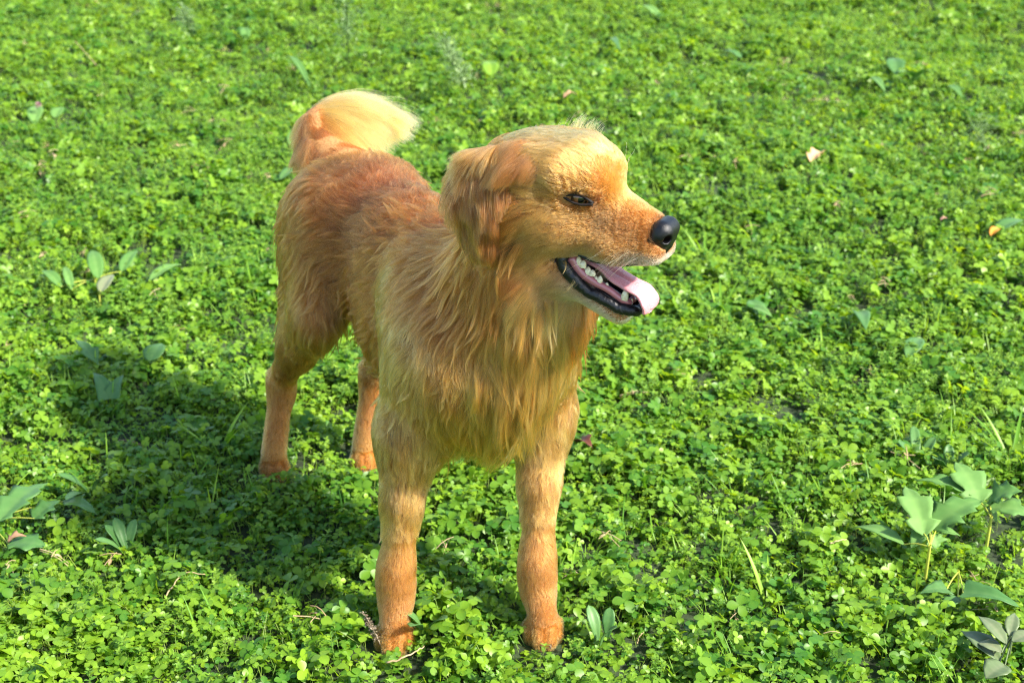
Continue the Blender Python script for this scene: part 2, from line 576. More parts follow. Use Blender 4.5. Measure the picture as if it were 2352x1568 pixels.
def cover_points():
    Xs, Ys = [], []
    for (y0, y1, dn) in ((.6, 1.25, 1500), (1.25, 2.6, 2700), (2.6, 4.2, 2200), (4.2, 7.2, 1700), (7.2, 10.0, 900)):
        wx = lambda y: 1.5 + .46 * y
        W = wx(y1)
        n = int(dn * (y1 - y0) * 2 * W)
        x = rng.uniform(-W, W, n); y = rng.uniform(y0, y1, n)
        k = np.abs(x) < wx(y)
        Xs.append(x[k]); Ys.append(y[k])
    x = np.concatenate(Xs); y = np.concatenate(Ys)
    # the turf lies in mounds with dark gaps between
    d = vn2(x, y, .11, 3) * .6 + vn2(x, y, .045, 4) * .6
    keep = rng.random(len(x)) < np.clip(1.2 + d * .7, .70, 1)
    for p in PAWS:
        r2 = np.hypot(x - p[0], y - (p[1] - .018))
        keep &= r2 > .037
    x, y, d = x[keep], y[keep], d[keep]
    patch = vn2(x, y, .35, 9) + .4 * vn2(x, y, .12, 10)
    r = rng.random(len(x))
    kind = np.zeros(len(x), int)
    kind[:] = rng.integers(*KINDS_['clover'], len(x))
    mmed = r < np.clip(.30 + .35 * patch + .10 * (y > 3), .05, .85); kind[mmed] = rng.integers(*KINDS_['medick'], mmed.sum())
    r = rng.random(len(x))
    msp = r < np.clip(.20 - .25 * patch, .04, .5); kind[msp] = rng.integers(*KINDS_['sprig'], msp.sum())
    r = rng.random(len(x))
    mg = r < np.clip(.07 + .10 * vn2(x, y, .25, 14), .02, .3); kind[mg] = rng.integers(*KINDS_['grass'], mg.sum())
    r = rng.random(len(x)); ml = r < np.clip(.004 + .012 * vn2(x, y, .2, 18), .001, .03); kind[ml] = rng.integers(*KINDS_['litter'], ml.sum())
    sc = (.74 + .36 * rng.random(len(x))) * (1 + .22 * np.clip(d, -1, 1))
    nearp = np.min([np.hypot(x - p[0], y - p[1]) for p in PAWS], 0)
    sc *= np.clip(.55 + (nearp - .04) / .06, .6, 1)
    z = ground_h(x, y) - .003 + .010 * np.clip(d, -.7, 1)
    rot = np.stack([rng.normal(size=len(x)) * .16, rng.normal(size=len(x)) * .16, rng.uniform(0, 6.283, len(x))], 1)
    return np.stack([x, y, z], 1), kind, sc, rot


cp, ck, cs, cr = cover_points()
cme = bpy.data.meshes.new('clover_cover')
cme.vertices.add(len(cp)); cme.vertices.foreach_set('co', cp.astype(np.float32).ravel())
a = cme.attributes.new('kind_index', 'INT', 'POINT'); a.data.foreach_set('value', ck.astype(np.int32))
a = cme.attributes.new('size', 'FLOAT', 'POINT'); a.data.foreach_set('value', cs.astype(np.float32))
a = cme.attributes.new('turn', 'FLOAT_VECTOR', 'POINT'); a.data.foreach_set('vector', cr.astype(np.float32).ravel())
cover = bpy.data.objects.new('clover_cover', cme); col.objects.link(cover)
tag(cover, 'dense green clover and small weeds carpeting the whole ground', 'clover', kind='stuff')
ng = bpy.data.node_groups.new('scatter_cover', 'GeometryNodeTree')
ng.interface.new_socket('Geometry', in_out='INPUT', socket_type='NodeSocketGeometry')
ng.interface.new_socket('Geometry', in_out='OUTPUT', socket_type='NodeSocketGeometry')
gi = ng.nodes.new('NodeGroupInput'); go = ng.nodes.new('NodeGroupOutput')
iop = ng.nodes.new('GeometryNodeInstanceOnPoints')
ci = ng.nodes.new('GeometryNodeCollectionInfo')
ci.inputs['Collection'].default_value = src
ci.inputs['Separate Children'].default_value = True
ci.inputs['Reset Children'].default_value = True


def named(nm, typ):
    n = ng.nodes.new('GeometryNodeInputNamedAttribute'); n.data_type = typ; n.inputs['Name'].default_value = nm
    return n.outputs['Attribute']


ng.links.new(gi.outputs[0], iop.inputs['Points'])
ng.links.new(ci.outputs[0], iop.inputs['Instance'])
iop.inputs['Pick Instance'].default_value = True
ng.links.new(named('kind_index', 'INT'), iop.inputs['Instance Index'])
e2r = ng.nodes.new('FunctionNodeEulerToRotation')
ng.links.new(named('turn', 'FLOAT_VECTOR'), e2r.inputs[0])
ng.links.new(e2r.outputs[0], iop.inputs['Rotation'])
ng.links.new(named('size', 'FLOAT'), iop.inputs['Scale'])
ng.links.new(iop.outputs[0], go.inputs[0])
md = cover.modifiers.new('scatter', 'NODES'); md.node_group = ng
# ------------------------------------------------------------------ the dog's skeleton
TAIL0 = np.array([-0.268, 2.238, 0.0])
FW = np.array([0.47, -0.8827, 0.0])            # spine direction, rump to withers
RT = np.array([-0.8827, -0.47, 0.0])           # the dog's right
UPV = np.array([0.0, 0, 1])


def B(s, t, z):
    return TAIL0 + FW * s + RT * t + UPV * z


# head frame: forward, left, up
_phi, _psi, _rol = math.radians(31), math.radians(6), math.radians(0)
HF = np.array([math.cos(_phi) * math.cos(_psi), -math.sin(_phi) * math.cos(_psi), -math.sin(_psi)])
HL = np.array([math.sin(_phi), math.cos(_phi), 0.0])
HU = np.cross(HF, HL)
if _rol:
    HL, HU = HL * math.cos(_rol) + HU * math.sin(_rol), HU * math.cos(_rol) - HL * math.sin(_rol)
EYE0 = at(1384, 430, 1.665)


def H(f, l, u):
    return EYE0 + HF * f + HL * l + HU * u


S3 = lambda *v: np.array(v, float)
# bones: name, a, b, ra, rb, squeeze axis, squeeze, blend radius, fur length (m), region, fur direction override
BONES = []


def bone(reg, a, b, ra, rb, fur, axis=None, k=1.0, blend=0.03, flow=None):
    BONES.append(dict(reg=reg, a=np.array(a, float), b=np.array(b, float), ra=ra, rb=rb, fur=fur, axis=axis, k=k, blend=blend,
                      flow=None if flow is None else np.array(flow, float)))


# trunk: rear to front, flow runs backwards
BK = -FW
bone('rump', B(0.02, 0.008, 0.52), B(0.10, 0.006, 0.51), 0.072, 0.086, .030, RT, .95, .05, BK)
bone('loin', B(0.10, 0, 0.515), B(0.24, 0.0, 0.505), 0.078, 0.086, .034, RT, .85, .05, BK)
bone('belly', B(0.12, 0.0, 0.43), B(0.26, 0.0, 0.40), 0.055, 0.085, .045, RT, .95, .05, BK - UPV * .8)
bone('ribs', B(0.26, 0, 0.485), B(0.40, 0.004, 0.475), 0.100, 0.112, .038, RT, .80, .05, BK - UPV * .35)
bone('ribs', B(0.27, 0, 0.40), B(0.42, 0.01, 0.375), 0.085, 0.095, .048, RT, .92, .05, BK - UPV * .7)
bone('withers', B(0.36, 0.0, 0.52), B(0.50, 0.012, 0.50), 0.060, 0.070, .040, RT, .8, .05, BK - UPV * .1)
bone('chest', B(0.44, 0.010, 0.45), B(0.532, 0.014, 0.44), 0.094, 0.080, .068, RT, .9, .05, -UPV - FW * .1)
bone('chest', B(0.46, 0.012, 0.388), B(0.528, 0.014, 0.392), 0.064, 0.058, .070, RT, 1.05, .05, -UPV - FW * .1)

# neck
NK0 = B(0.44, 0.010, 0.485)
NK1 = B(0.55, -0.03, 0.56)
NK2 = H(-0.105, -0.006, -0.035)
bone('neck', NK0, NK1, 0.087, 0.076, .055, blend=.05, flow=(-UPV * .8 - FW * .5))
bone('neck', NK1, NK2, 0.084, 0.068, .045, blend=.05, flow=(-UPV * .8 - FW * .5))
bone('throat', B(0.545, -0.01, 0.47), H(-0.075, 0.0, -0.075), 0.073, 0.048, .072, blend=.05, flow=-UPV)

# front legs: right (near, image left) and left (image right)


TOES = []


def foreleg(paw, side, out, toe_dir):
    sh = B(0.485, side * 0.078, 0.44)
    el = B(0.465 + (0.03 if side < 0 else 0), side * 0.092 + .008 + out * 0.3, 0.325)
    up = B(0.40, side * 0.062, 0.50)
    wr = paw + S3(0, 0.016, 0.105) * 1.0
    wr[:2] += (el[:2] - paw[:2]) * 0.10
    if side < 0: wr[0] -= .008
    bone('shoulder', up, sh, 0.047, 0.062, .028, RT, .7, .05, -UPV - FW * .35)
    bone('shoulder', sh, el, 0.056, 0.041, .030, RT, .85, .05, -UPV - FW * .25)
    md = el * .55 + wr * .45 + S3(0, -.003, 0)
    lo_w = el * .14 + wr * .86
    bone('foreleg', el, md, 0.040, 0.0238, .019, blend=.035)
    bone('foreleg', md, lo_w, 0.0235, 0.0182, .016, blend=.02)
    bone('foreleg', lo_w, wr, 0.0195, 0.0200, .011, blend=.015)
    bone('elbow', el + FW * -.020 + UPV * .012, el + FW * -.026 - UPV * .012, .018, .014, .035, blend=.03, flow=(-UPV - FW * .4))
    bone('wrist', wr + S3(0, 0, .008), wr - S3(0, 0, .035), 0.0212, 0.0195, .010, blend=.018)
    kn = paw + S3(0, 0.004, 0.034) + toe_dir * 0.006
    bone('pastern', wr - S3(0, 0, .02), kn, 0.0190, 0.0182, .006, blend=.02)
    tr = np.array([toe_dir[1], -toe_dir[0], 0])
    for q, (o, f, r) in enumerate(((-.0190, .012, .0082), (-.0066, .027, .0090), (.0066, .027, .0090), (.0190, .012, .0082))):
        k0 = kn + tr * o * .6 - S3(0, 0, .008)
        k1 = paw + tr * o + toe_dir * (f) + S3(0, 0, r + .001)
        k1b = k1 - toe_dir * .012 + S3(0, 0, .012)
        bone('toe', k0, k1b, 0.0115, r + .0012, .0030, blend=.0025)
        TOES.append((k1, toe_dir, r))
        bone('toe', k1b, k1, r + .001, r, .0022, blend=.0025)
    return sh, el, wr


TOE_R = S3(0.04, -1, 0) / np.linalg.norm([.04, 1])
TOE_L = S3(0.12, -1, 0) / np.linalg.norm([.12, 1])
foreleg(PAW_FR, 1, .03, TOE_R)
foreleg(PAW_FL, -1, -.02, TOE_L)

# hind legs


def hindleg(paw, side, toe_dir):
    hip = B(0.05, side * 0.062 + .010, 0.50)
    knee = B(0.105, side * 0.092 + .018, 0.365)
    hock = paw + S3(0.018, 0.032, .160)
    bone('thigh', hip, knee, 0.076, 0.046, .042, RT, .72, .05, -UPV - FW * .55)
    bone('thigh', B(-0.004, side * 0.062 + .012, 0.46), (knee + hock) / 2 - FW * .005 + UPV * .02, 0.054, 0.030, .050, RT, .75, .05, -UPV - FW * .5)
    bone('shank', knee, hock + UPV * .02, 0.038, 0.0185, .022, RT, .8, .03)
    bone('hock', hock + UPV * .012, hock - UPV * .01, 0.0185, 0.0175, .010, blend=.02)
    kn = paw + S3(0, 0, .038) - toe_dir * .012
    bone('metatarsus', hock, kn, 0.0165, 0.0185, .008, blend=.02)
    tr = np.array([toe_dir[1], -toe_dir[0], 0])
    for q, (o, f, r) in enumerate(((-.0160, .009, .0074), (-.0057, .022, .0082), (.0057, .022, .0082), (.0160, .009, .0074))):
        k0 = kn + tr * o * .5 - S3(0, 0, .008)
        k1 = paw + tr * o + toe_dir * f + S3(0, 0, r + .001)
        k1b = k1 - toe_dir * .011 + S3(0, 0, .010)
        bone('toe', k0, k1b, 0.0105, r + .0010, .0030, blend=.0025)
        TOES.append((k1, toe_dir, r))
        bone('toe', k1b, k1, r + .001, r, .0022, blend=.0025)


TOE_RR = S3(0.15, -1, 0) / np.linalg.norm([.15, 1])
hindleg(PAW_RR, 1, TOE_RR)
hindleg(PAW_RL, -1, TOE_RR)

# tail: rises from the rump, curls up and over to the dog's left
TAIL = [B(0.03, 0, .560), at(738, 335, 2.27), at(730, 285, 2.29), at(748, 262, 2.31), at(778, 248, 2.32), at(812, 245, 2.32), at(840, 252, 2.32)]
TAIL_R = [.042, .033, .021, .012, .009, .007, .004]
for q in range(len(TAIL) - 1):
    bone('tail', TAIL[q], TAIL[q + 1], TAIL_R[q], TAIL_R[q + 1], .035 if q < 2 else .06, blend=.025)

# head
def hb(reg, a, b, ra, rb, fur, axis=None, k=1.0, blend=.015, flow=None):
    bone(reg, H(*a), H(*b), ra, rb, fur, axis, k, blend, None if flow is None else HF * flow[0] + HL * flow[1] + HU * flow[2])


BACKF = (-1, 0, 0)
hb('skull', (-.086, 0, -.010), (-.034, 0, .004), .056, .051, .017, HL, 1.04, .02, (-1, 0, .1))
for s in (-1, 1):
    hb('skull', (-.082, s * .043, .014), (-.052, s * .046, .022), .024, .019, .020, None, 1, .025, (-.6, s * .6, .5))
    hb('skull', (-.032, s * .026, .014), (-.010, s * .027, .0165), .027, .0165, .006, None, 1, .02, (-.9, s * .25, .35))       # brow
    hb('cheek', (-.075, s * .028, -.034), (-.042, s * .029, -.056), .035, .028, .010, None, 1, .03, (-1, s * .2, -.25))
    hb('muzzle', (-.030, s * .020, -.048), (.030, s * .016, -.062), .027, .0225, .005, None, 1, .02, (-1, s * .3, -.4))      # flew
    hb('muzzle', (.030, s * .016, -.062), (.082, s * .0120, -.055), .0225, .0150, .004, None, 1, .015, (-1, s * .5, -.5))
    hb('jaw', (-.070, s * .030, -.085), (-.036, s * .024, -.124), .024, .0125, .010, None, 1, .02, (-1, s * .2, -.3))
    hb('jaw', (-.036, s * .024, -.122), (.050, s * .012, -.153), .0125, .0080, .006, None, 1, .02, (-1, s * .2, -.3))
hb('muzzle', (-.014, 0, -.024), (.040, 0, -.033), .027, .0205, .005, HL, .95, .02, (-1, 0, .12))
hb('muzzle', (.040, 0, -.033), (.070, 0, -.0345), .0212, .0192, .0035, HL, 1.0, .02, (-1, 0, .12))
hb('jaw', (-.03, 0, -.128), (.047, 0, -.153), .016, .0120, .008, None, 1, .012, (-1, 0, -.3))
hb('muzzle', (-.016, 0, -.012), (.024, 0, -.031), .024, .021, .005, None, 1, .02, (-1, 0, .2))
hb('throat', (-.085, 0, -.06), (-.035, 0, -.115), .045, .022, .030, None, 1, .03, (-.6, 0, -.8))


def dog_sdf(P, with_mouth=True):
    d = None
    for b in BONES:
        v = sd_cone(P, b['a'], b['b'], b['ra'], b['rb'], b['axis'], b['k'])
        d = v if d is None else smin(d, v, np.float32(b['blend']))
    return d


def to_head(P):
    d = P - EYE0
    return d @ HF, d @ HL, d @ HU


def mouth_wedge(P):
    f, l, u = to_head(P)
    f0, u0 = -.040, -.0875
    up = (u - u0) * math.cos(.09) - (f - f0) * math.sin(.09)        # above the upper lip line
    lo_ = -((u - u0) * math.cos(-.60) - (f - f0) * math.sin(-.60))  # below the lower lip line
    return np.maximum(np.maximum(up, lo_), f0 - f)


def dog_field(step):
    """sample the field sparsely: each bone only touches its own neighbourhood"""
    lo = np.min([np.minimum(b['a'], b['b']) - max(b['ra'], b['rb']) for b in BONES], 0) - .03
    hi = np.max([np.maximum(b['a'], b['b']) + max(b['ra'], b['rb']) for b in BONES], 0) + .03
    lo[2] = -0.012
    n = np.ceil((hi - lo) / step).astype(int) + 1
    F = np.full(n, 0.08, np.float32)
    axs = [(lo[i] + np.arange(n[i]) * step).astype(np.float32) for i in range(3)]
    for b in BONES:
        pad = max(b['ra'], b['rb']) * (1 / min(b['k'], 1)) * max(b['k'], 1) + .085
        l = np.minimum(b['a'], b['b']) - pad; h = np.maximum(b['a'], b['b']) + pad
        i0 = np.clip(np.floor((l - lo) / step).astype(int), 0, n); i1 = np.clip(np.ceil((h - lo) / step).astype(int) + 1, 0, n)
        sl = tuple(slice(i0[i], i1[i]) for i in range(3))
        G = np.stack(np.meshgrid(*[axs[i][sl[i]] for i in range(3)], indexing='ij'), -1)
        v = sd_cone(G, b['a'], b['b'], b['ra'], b['rb'], b['axis'], b['k']).astype(np.float32)
        F[sl] = smin(F[sl], v, np.float32(b['blend']))
    # the open mouth is cut out of the head
    c0 = H(-.02, 0, -.07) - .14; c1 = H(-.02, 0, -.07) + .14
    i0 = np.clip(((c0 - lo) / step).astype(int), 0, n); i1 = np.clip(((c1 - lo) / step).astype(int), 0, n)
    sl = tuple(slice(i0[i], i1[i]) for i in range(3))
    G = np.stack(np.meshgrid(*[axs[i][sl[i]] for i in range(3)], indexing='ij'), -1)
    F[sl] = smax(F[sl], -mouth_wedge(G).astype(np.float32), np.float32(.006))
    for s in (-1, 1):
        sp = np.sqrt(((G - H(-.007, s * .047, -.005)) ** 2).sum(-1)) - .0105
        F[sl] = smax(F[sl], -sp.astype(np.float32), np.float32(.010))
    return F, lo, step
# ------------------------------------------------------------------ dog: body and head parts
def hpx(px, py, l):
    """the point on the head's lateral plane l seen at a measured spot, as head coordinates"""
    a = at(px, py, 1.0); o = np.array([0, 0, CAM_H]); d = a - o
    t = (l - (o - EYE0) @ HL) / (d @ HL)
    p = o + d * t
    f, _, u = to_head(p)
    return np.array([f, l, u])


def Hp(q):
    return H(q[0], q[1], q[2])








DOG_BASE = (float((PAW_FR[0] + PAW_RL[0]) / 2), float((PAW_FR[1] + PAW_RL[1]) / 2), 0)
dog = empty('dog', DOG_BASE)
tag(dog, 'golden retriever standing in the clover, head turned aside and mouth open', 'dog')
bpy.context.view_layer.update()


def dog_part(name, me_or_data, parent=dog):
    o = bpy.data.objects.new(name, me_or_data)
    col.objects.link(o)
    o.parent = parent
    o.matrix_parent_inverse = Matrix.Translation(-Vector(DOG_BASE)) if parent is dog else parent.matrix_world.inverted()
    return o


FIELD, FLO, FST = dog_field(0.0029)
bv, bf = surface_nets(FIELD, FLO, FST)
bme = quad_mesh('body', bv, bf)
bme.materials.append(M_SKIN); bme.materials.append(M_MOUTH)
fc = bv[bf].mean(1)
in_mouth = np.abs(mouth_wedge(fc)) < .0035
_hf, _hl, _hu = to_head(fc)
in_mouth &= (np.abs(_hl) < .07) & (_hf > -.037) & (_hf < .040)
if len(bme.polygons) == len(bf):
    bme.polygons.foreach_set('material_index', in_mouth.astype(np.int32))
body = dog_part('body', bme)


def field_at(P):
    """trilinear value and gradient of the body field"""
    g = (P - FLO) / FST
    n = np.array(FIELD.shape)
    g = np.clip(g, 0.001, n - 2.001)
    i = g.astype(int); t = (g - i).astype(np.float32)
    c = {}
    for a in (0, 1):
        for b in (0, 1):
            for d in (0, 1):
                c[a, b, d] = FIELD[i[:, 0] + a, i[:, 1] + b, i[:, 2] + d]
    x, y, z = t.T
    lerp = lambda p, q, w: p + (q - p) * w
    x00, x01, x10, x11 = (lerp(c[0, b, d], c[1, b, d], x) for b in (0, 1) for d in (0, 1))
    v = lerp(lerp(x00, x10, y), lerp(x01, x11, y), z)
    gz = lerp(x01, x11, y) - lerp(x00, x10, y)
    gy = lerp(x10 - x00, x11 - x01, z)
    gx = lerp(lerp(c[1, 0, 0] - c[0, 0, 0], c[1, 1, 0] - c[0, 1, 0], y), lerp(c[1, 0, 1] - c[0, 0, 1], c[1, 1, 1] - c[0, 1, 1], y), z)
    G = np.stack([gx, gy, gz], 1)
    G /= np.linalg.norm(G, axis=1)[:, None] + 1e-9
    return v, G


# nose
def build_nose():
    st = .0011
    lo = np.array([.068, -.034, -.070]); n = np.array([50, 62, 58])
    axs = [lo[i] + np.arange(n[i]) * st for i in range(3)]
    G = np.stack(np.meshgrid(*axs, indexing='ij'), -1)
    d = sd_cone(G, (.0905, -.0085, -.0290), (.0905, .0085, -.0290), .0160, .0160)
    d = smin(d, sd_cone(G, (.0905, -.0065, -.0425), (.0905, .0065, -.0425), .0125, .0125), .008)
    for s in (-1, 1):
        d = smin(d, sd_cone(G, (.0900, s * .0165, -.0335), (.0800, s * .0190, -.0420), .0082, .0070), .005)      # wings
    d = smin(d, sd_cone(G, (.0985, 0, -.050), (.0930, 0, -.0640), .0045, .0030), .006)
    for s in (-1, 1):
        d = smax(d, -sd_cone(G, (.1120, s * .0200, -.0345), (.0930, s * .0110, -.0350), .0068, .0056), .002)    # nostril
        d = smax(d, -sd_cone(G, (.1020, s * .0205, -.0385), (.0850, s * .0300, -.0440), .0030, .0022), .002)    # side slit
    d = smax(d, -sd_cone(G, (.1085, 0, -.038), (.099, 0, -.064), .0011, .0011), .002)
    v, f = surface_nets(d.astype(np.float32), lo, st)
    v = (v - np.array([.088, 0, -.036])) * .92 + np.array([.088, 0, -.036])
    v = EYE0 + v[:, :1] * HF + v[:, 1:2] * HL + v[:, 2:] * HU
    me = quad_mesh('nose', v, f)
    me.materials.append(M_NOSE)
    return dog_part('nose', me)


nose = build_nose()


# eyes with dark lid rims
def build_eye(s):
    c = np.array([-.0125, s * .0355, -.005])
    gaze = np.array([.80, s * .60, -.02]); gaze /= np.linalg.norm(gaze)
    V, Fc = [], []
    R, nu, nv = .0122, 24, 16
    for i in range(nv + 1):
        th = math.pi * i / nv
        for j in range(nu):
            V.append((R * math.sin(th) * math.cos(2 * math.pi * j / nu), R * math.sin(th) * math.sin(2 * math.pi * j / nu), R * math.cos(th)))
    Fc = [(i * nu + j, (i + 1) * nu + j, (i + 1) * nu + (j + 1) % nu, i * nu + (j + 1) % nu) for i in range(nv) for j in range(nu)]
    me = bpy.data.meshes.new('eye'); me.from_pydata(V, [], Fc); me.materials.append(M_EYE)
    me.polygons.foreach_set('use_smooth', [True] * len(me.polygons))
    o = bpy.data.objects.new('eye', me); col.objects.link(o)
    gw = HF * gaze[0] + HL * gaze[1] + HU * gaze[2]
    q = Vector(gw).to_track_quat('Z', 'Y')
    o.parent = dog
    o.location = Vector(H(*c)) - Vector(DOG_BASE)
    o.rotation_mode = 'QUATERNION'; o.rotation_quaternion = q
    # lid: an almond ring lying on the ball, from cheek corner to tear corner
    n_e = np.array([.33, s * .94, .02]); n_e /= np.linalg.norm(n_e)
    ax = np.array([.94, -s * .33, -.02]); ax /= np.linalg.norm(ax)
    ay = np.array([0, 0, 1.0])
    for part, hgt in (('upper', .0062), ('lower', -.0048)):
        pts, rad = [], []
        for t in np.linspace(-1, 1, 17):
            w = (1 - abs(t) ** 2.0)
            sx = t * .0185; sy = hgt * w + (.0022 if part == 'upper' else 0) * (1 - t * t) * (t * .6) - .0012 * t
            dz = .0136 - .0022 * t * t - sy * sy * 18 + (.0008 if t > 0 else 0)
            pts.append(c + ax * sx + ay * sy + n_e * dz)
            rad.append(.0012 + .0012 * (1 - w) * (1 if t > 0 else .4) + (.0004 if part == 'lower' else 0))
        W = np.array([Hp(p) for p in pts])
        v, f = tube(W, rad, 8)
        lo_ = dog_part('eyelid', mesh_data('eyelid', v, f, M_LID))


def mesh_data(name, v, f, mat):
    me = bpy.data.meshes.new(name)
    me.from_pydata([tuple(map(float, p)) for p in v], [], [tuple(map(int, q)) for q in f])
    me.materials.append(mat)
    me.polygons.foreach_set('use_smooth', [True] * len(me.polygons))
    me.update()
    return me


for s in (-1, 1):
    build_eye(s)

# lower lips: broad black bands, measured on the near side, mirrored on the far side
LIPN = [hpx(1284, 572, -.037), hpx(1289, 592, -.036), hpx(1299, 616, -.0345), hpx(1322, 644, -.031), hpx(1349, 668, -.0265), hpx(1386, 688, -.0215),
        hpx(1425, 707, -.0165), hpx(1452, 714, -.011)]
chin = LIPN[-1] + np.array([.004, .010, -.001]); chin[1] = 0
mir = lambda q: np.array([q[0], -q[1], q[2]])
lip_path = catmull(LIPN + [chin] + [mir(q) for q in LIPN[::-1]], 90)
wob = np.array([math.sin(i * 1.3) * .0005 + math.sin(i * .53) * .0007 for i in range(90)])
lip_path[:, 2] += wob
lip_r = [0.0073, 0.0079, 0.0084, 0.0081, 0.0074, 0.0072, 0.0071, 0.0071, 0.0069, 0.0071, 0.0071, 0.0072, 0.0074, 0.0081, 0.0084, 0.0079, 0.0073]
lv, lf = tube(np.array([Hp(q) for q in catmull(lip_path, 240)]), lip_r, 18)
lv = np.array(lv)
lc = np.repeat(catmull(lip_path, 240), 18, axis=0)
lc = np.array([Hp(q) for q in lc])
lrad = lv - lc
lnz = vnoise(lv, .014, 201)[:, 0] * .07 + vnoise(lv, .0045, 202)[:, 0] * .035
lv = lc + lrad * (1 + lnz)[:, None]
dog_part('lower_lip', mesh_data('lower_lip', lv, lf, M_LIP))
# upper lip corner seen at the back of the mouth
UL = [hpx(1286, 570, -.037), hpx(1302, 568, -.034), hpx(1330, 582, -.030)]
lv, lf = tube(np.array([Hp(q) for q in catmull(UL + [], 10)]), [.006, .0055, .003], 8)
dog_part('upper_lip', mesh_data('upper_lip', lv, lf, M_LIP))
# the thin dark wet edge of the upper lip
UE = [hpx(1330, 584, -.0345), hpx(1362, 598, -.0335), hpx(1400, 606, -.0310), hpx(1440, 609, -.0270), hpx(1475, 606, -.0235)]
for sg in (1,):
    ue = catmull([q if sg > 0 else mir(q) for q in UE], 30)
    lv, lf = tube(np.array([Hp(q) for q in ue]), [.0030, .0025, .0020, .0015, .0008], 8)
    dog_part('upper_lip', mesh_data('upper_lip', lv, lf, M_LIP))
# gums
GUMN = [hpx(1312, 590, -.0275), hpx(1333, 622, -.0255), hpx(1363, 646, -.0215), hpx(1396, 664, -.0175), hpx(1436, 692, -.011)]
gchin = GUMN[-1].copy() + np.array([.005, 0, 0]); gchin[1] = 0
gp = catmull(GUMN + [gchin] + [mir(q) for q in GUMN[::-1]], 60)
lv, lf = tube(np.array([Hp(q) for q in gp]), [.0070, .0065, .0055, .0048, .0045, .0045, .0045, .0048, .0055, .0065, .0070], 10)
dog_part('gum', mesh_data('gum', lv, lf, M_GUM))
# mouth floor below the tongue
FL = [hpx(1330, 640, 0), hpx(1380, 672, 0), hpx(1435, 700, 0)]
lv, lf = tube(np.array([Hp(q) for q in catmull(FL, 12)]), [.016, .014, .010], 12)
dog_part('mouth_floor', mesh_data('mouth_floor', lv, lf, M_MOUTH))


def tooth(q, w, h, lean=(0, 0, 0), cusps=1):
    """a crown with one or more points, standing along head-up"""
    V, Fc = [], []
    nr, ns = 10, 5
    for k in range(cusps):
        off = (k - (cusps - 1) / 2) * w * .62
        hh = h * (1 if k == cusps // 2 else .72)
        base = len(V)
        for i in range(ns + 1):
            t = i / ns
            rr = (1 - t ** 2.6) ** .75
            for j in range(nr):
                a = 2 * math.pi * j / nr
                V.append(H(*(np.array(q) + np.array([off + w * .5 * rr * math.cos(a), w * .38 * rr * math.sin(a), -.002 + (hh + .002) * t]) + np.array(lean) * t)))
        for i in range(ns):
            for j in range(nr):
                Fc.append((base + i * nr + j, base + i * nr + (j + 1) % nr, base + (i + 1) * nr + (j + 1) % nr, base + (i + 1) * nr + j))
    return dog_part('tooth', mesh_data('tooth', V, Fc, M_TOOTH))


for (px, py, l, w, h, cu) in ((1327, 606, -.0268, .0078, .0115, 3), (1349, 625, -.0235, .0075, .0085, 3), (1372, 643, -.0200, .0065, .0075, 2),
                              (1392, 656, -.0170, .0052, .0050, 1), (1434, 684, -.0130, .0078, .0135, 1), (1449, 693, -.0060, .0042, .0055, 1)):
    q = hpx(px, py, l)
    w *= 1.38; h *= .95
    tooth(q, w, h, (.001, 0, 0), cu)
    tooth(mir(q), w, h, (.001, 0, 0), cu)

# tongue, hanging out over the lower front teeth
TG = [hpx(1335, 585, 0), hpx(1375, 604, 0), hpx(1410, 628, 0), hpx(1440, 645, 0), hpx(1466, 662, 0), hpx(1484, 686, 0), hpx(1491, 706, 0), hpx(1491, 717, 0)]
tp = catmull(TG, 44)
tw = np.interp(np.linspace(0, 1, 44), [0, .25, .5, .62, .75, .88, .96, 1.0], [.017, .0185, .0195, .0200, .0218, .0208, .0140, .004])
TT = np.gradient(tp, axis=0); TT /= np.linalg.norm(TT, axis=1)[:, None]
V, Fc = [], []
NW = 18
for i in range(44):
    nrm = np.array([-TT[i][2], 0, TT[i][0]])           # upper side
    if nrm[2] < 0 and i < 30: nrm = -nrm
    for side in (1, -1):
        for j in range(NW + 1):
            x = -1 + 2 * j / NW
            if side < 0: x = -x
            th = .0036 * math.sqrt(max(1 - x * x, 0)) * (1.0 if i < 40 else .6)
            curl = (.0026 * abs(x) ** 2 - .0030 * math.exp(-(x / .16) ** 2)) if side > 0 else 0
            edge = .0016 * math.sin(i * .7 + x * 2) * abs(x)
            V.append(H(*(tp[i] + np.array([0, 1, 0]) * x * (tw[i] + edge * .6) + nrm * (side * th + curl + .003 * x * x * math.sin(i * .25)))))
M2 = 2 * (NW + 1)
for i in range(43):
    for j in range(M2):
        Fc.append((i * M2 + j, i * M2 + (j + 1) % M2, (i + 1) * M2 + (j + 1) % M2, (i + 1) * M2 + j))
Fc.append(tuple(range(M2))); Fc.append(tuple(43 * M2 + j for j in range(M2))[::-1])
dog_part('tongue', mesh_data('tongue', V, Fc, M_TONGUE))


# ears: furry leather flaps
EAR_ROWS = [(338, 1126, 1166, -.046), (353, 1088, 1182, -.058), (380, 1058, 1192, -.067), (420, 1047, 1192, -.072), (460, 1047, 1186, -.075), (500, 1055, 1176, -.076),
            (535, 1074, 1168, -.075), (566, 1098, 1156, -.073), (592, 1120, 1142, -.071)]


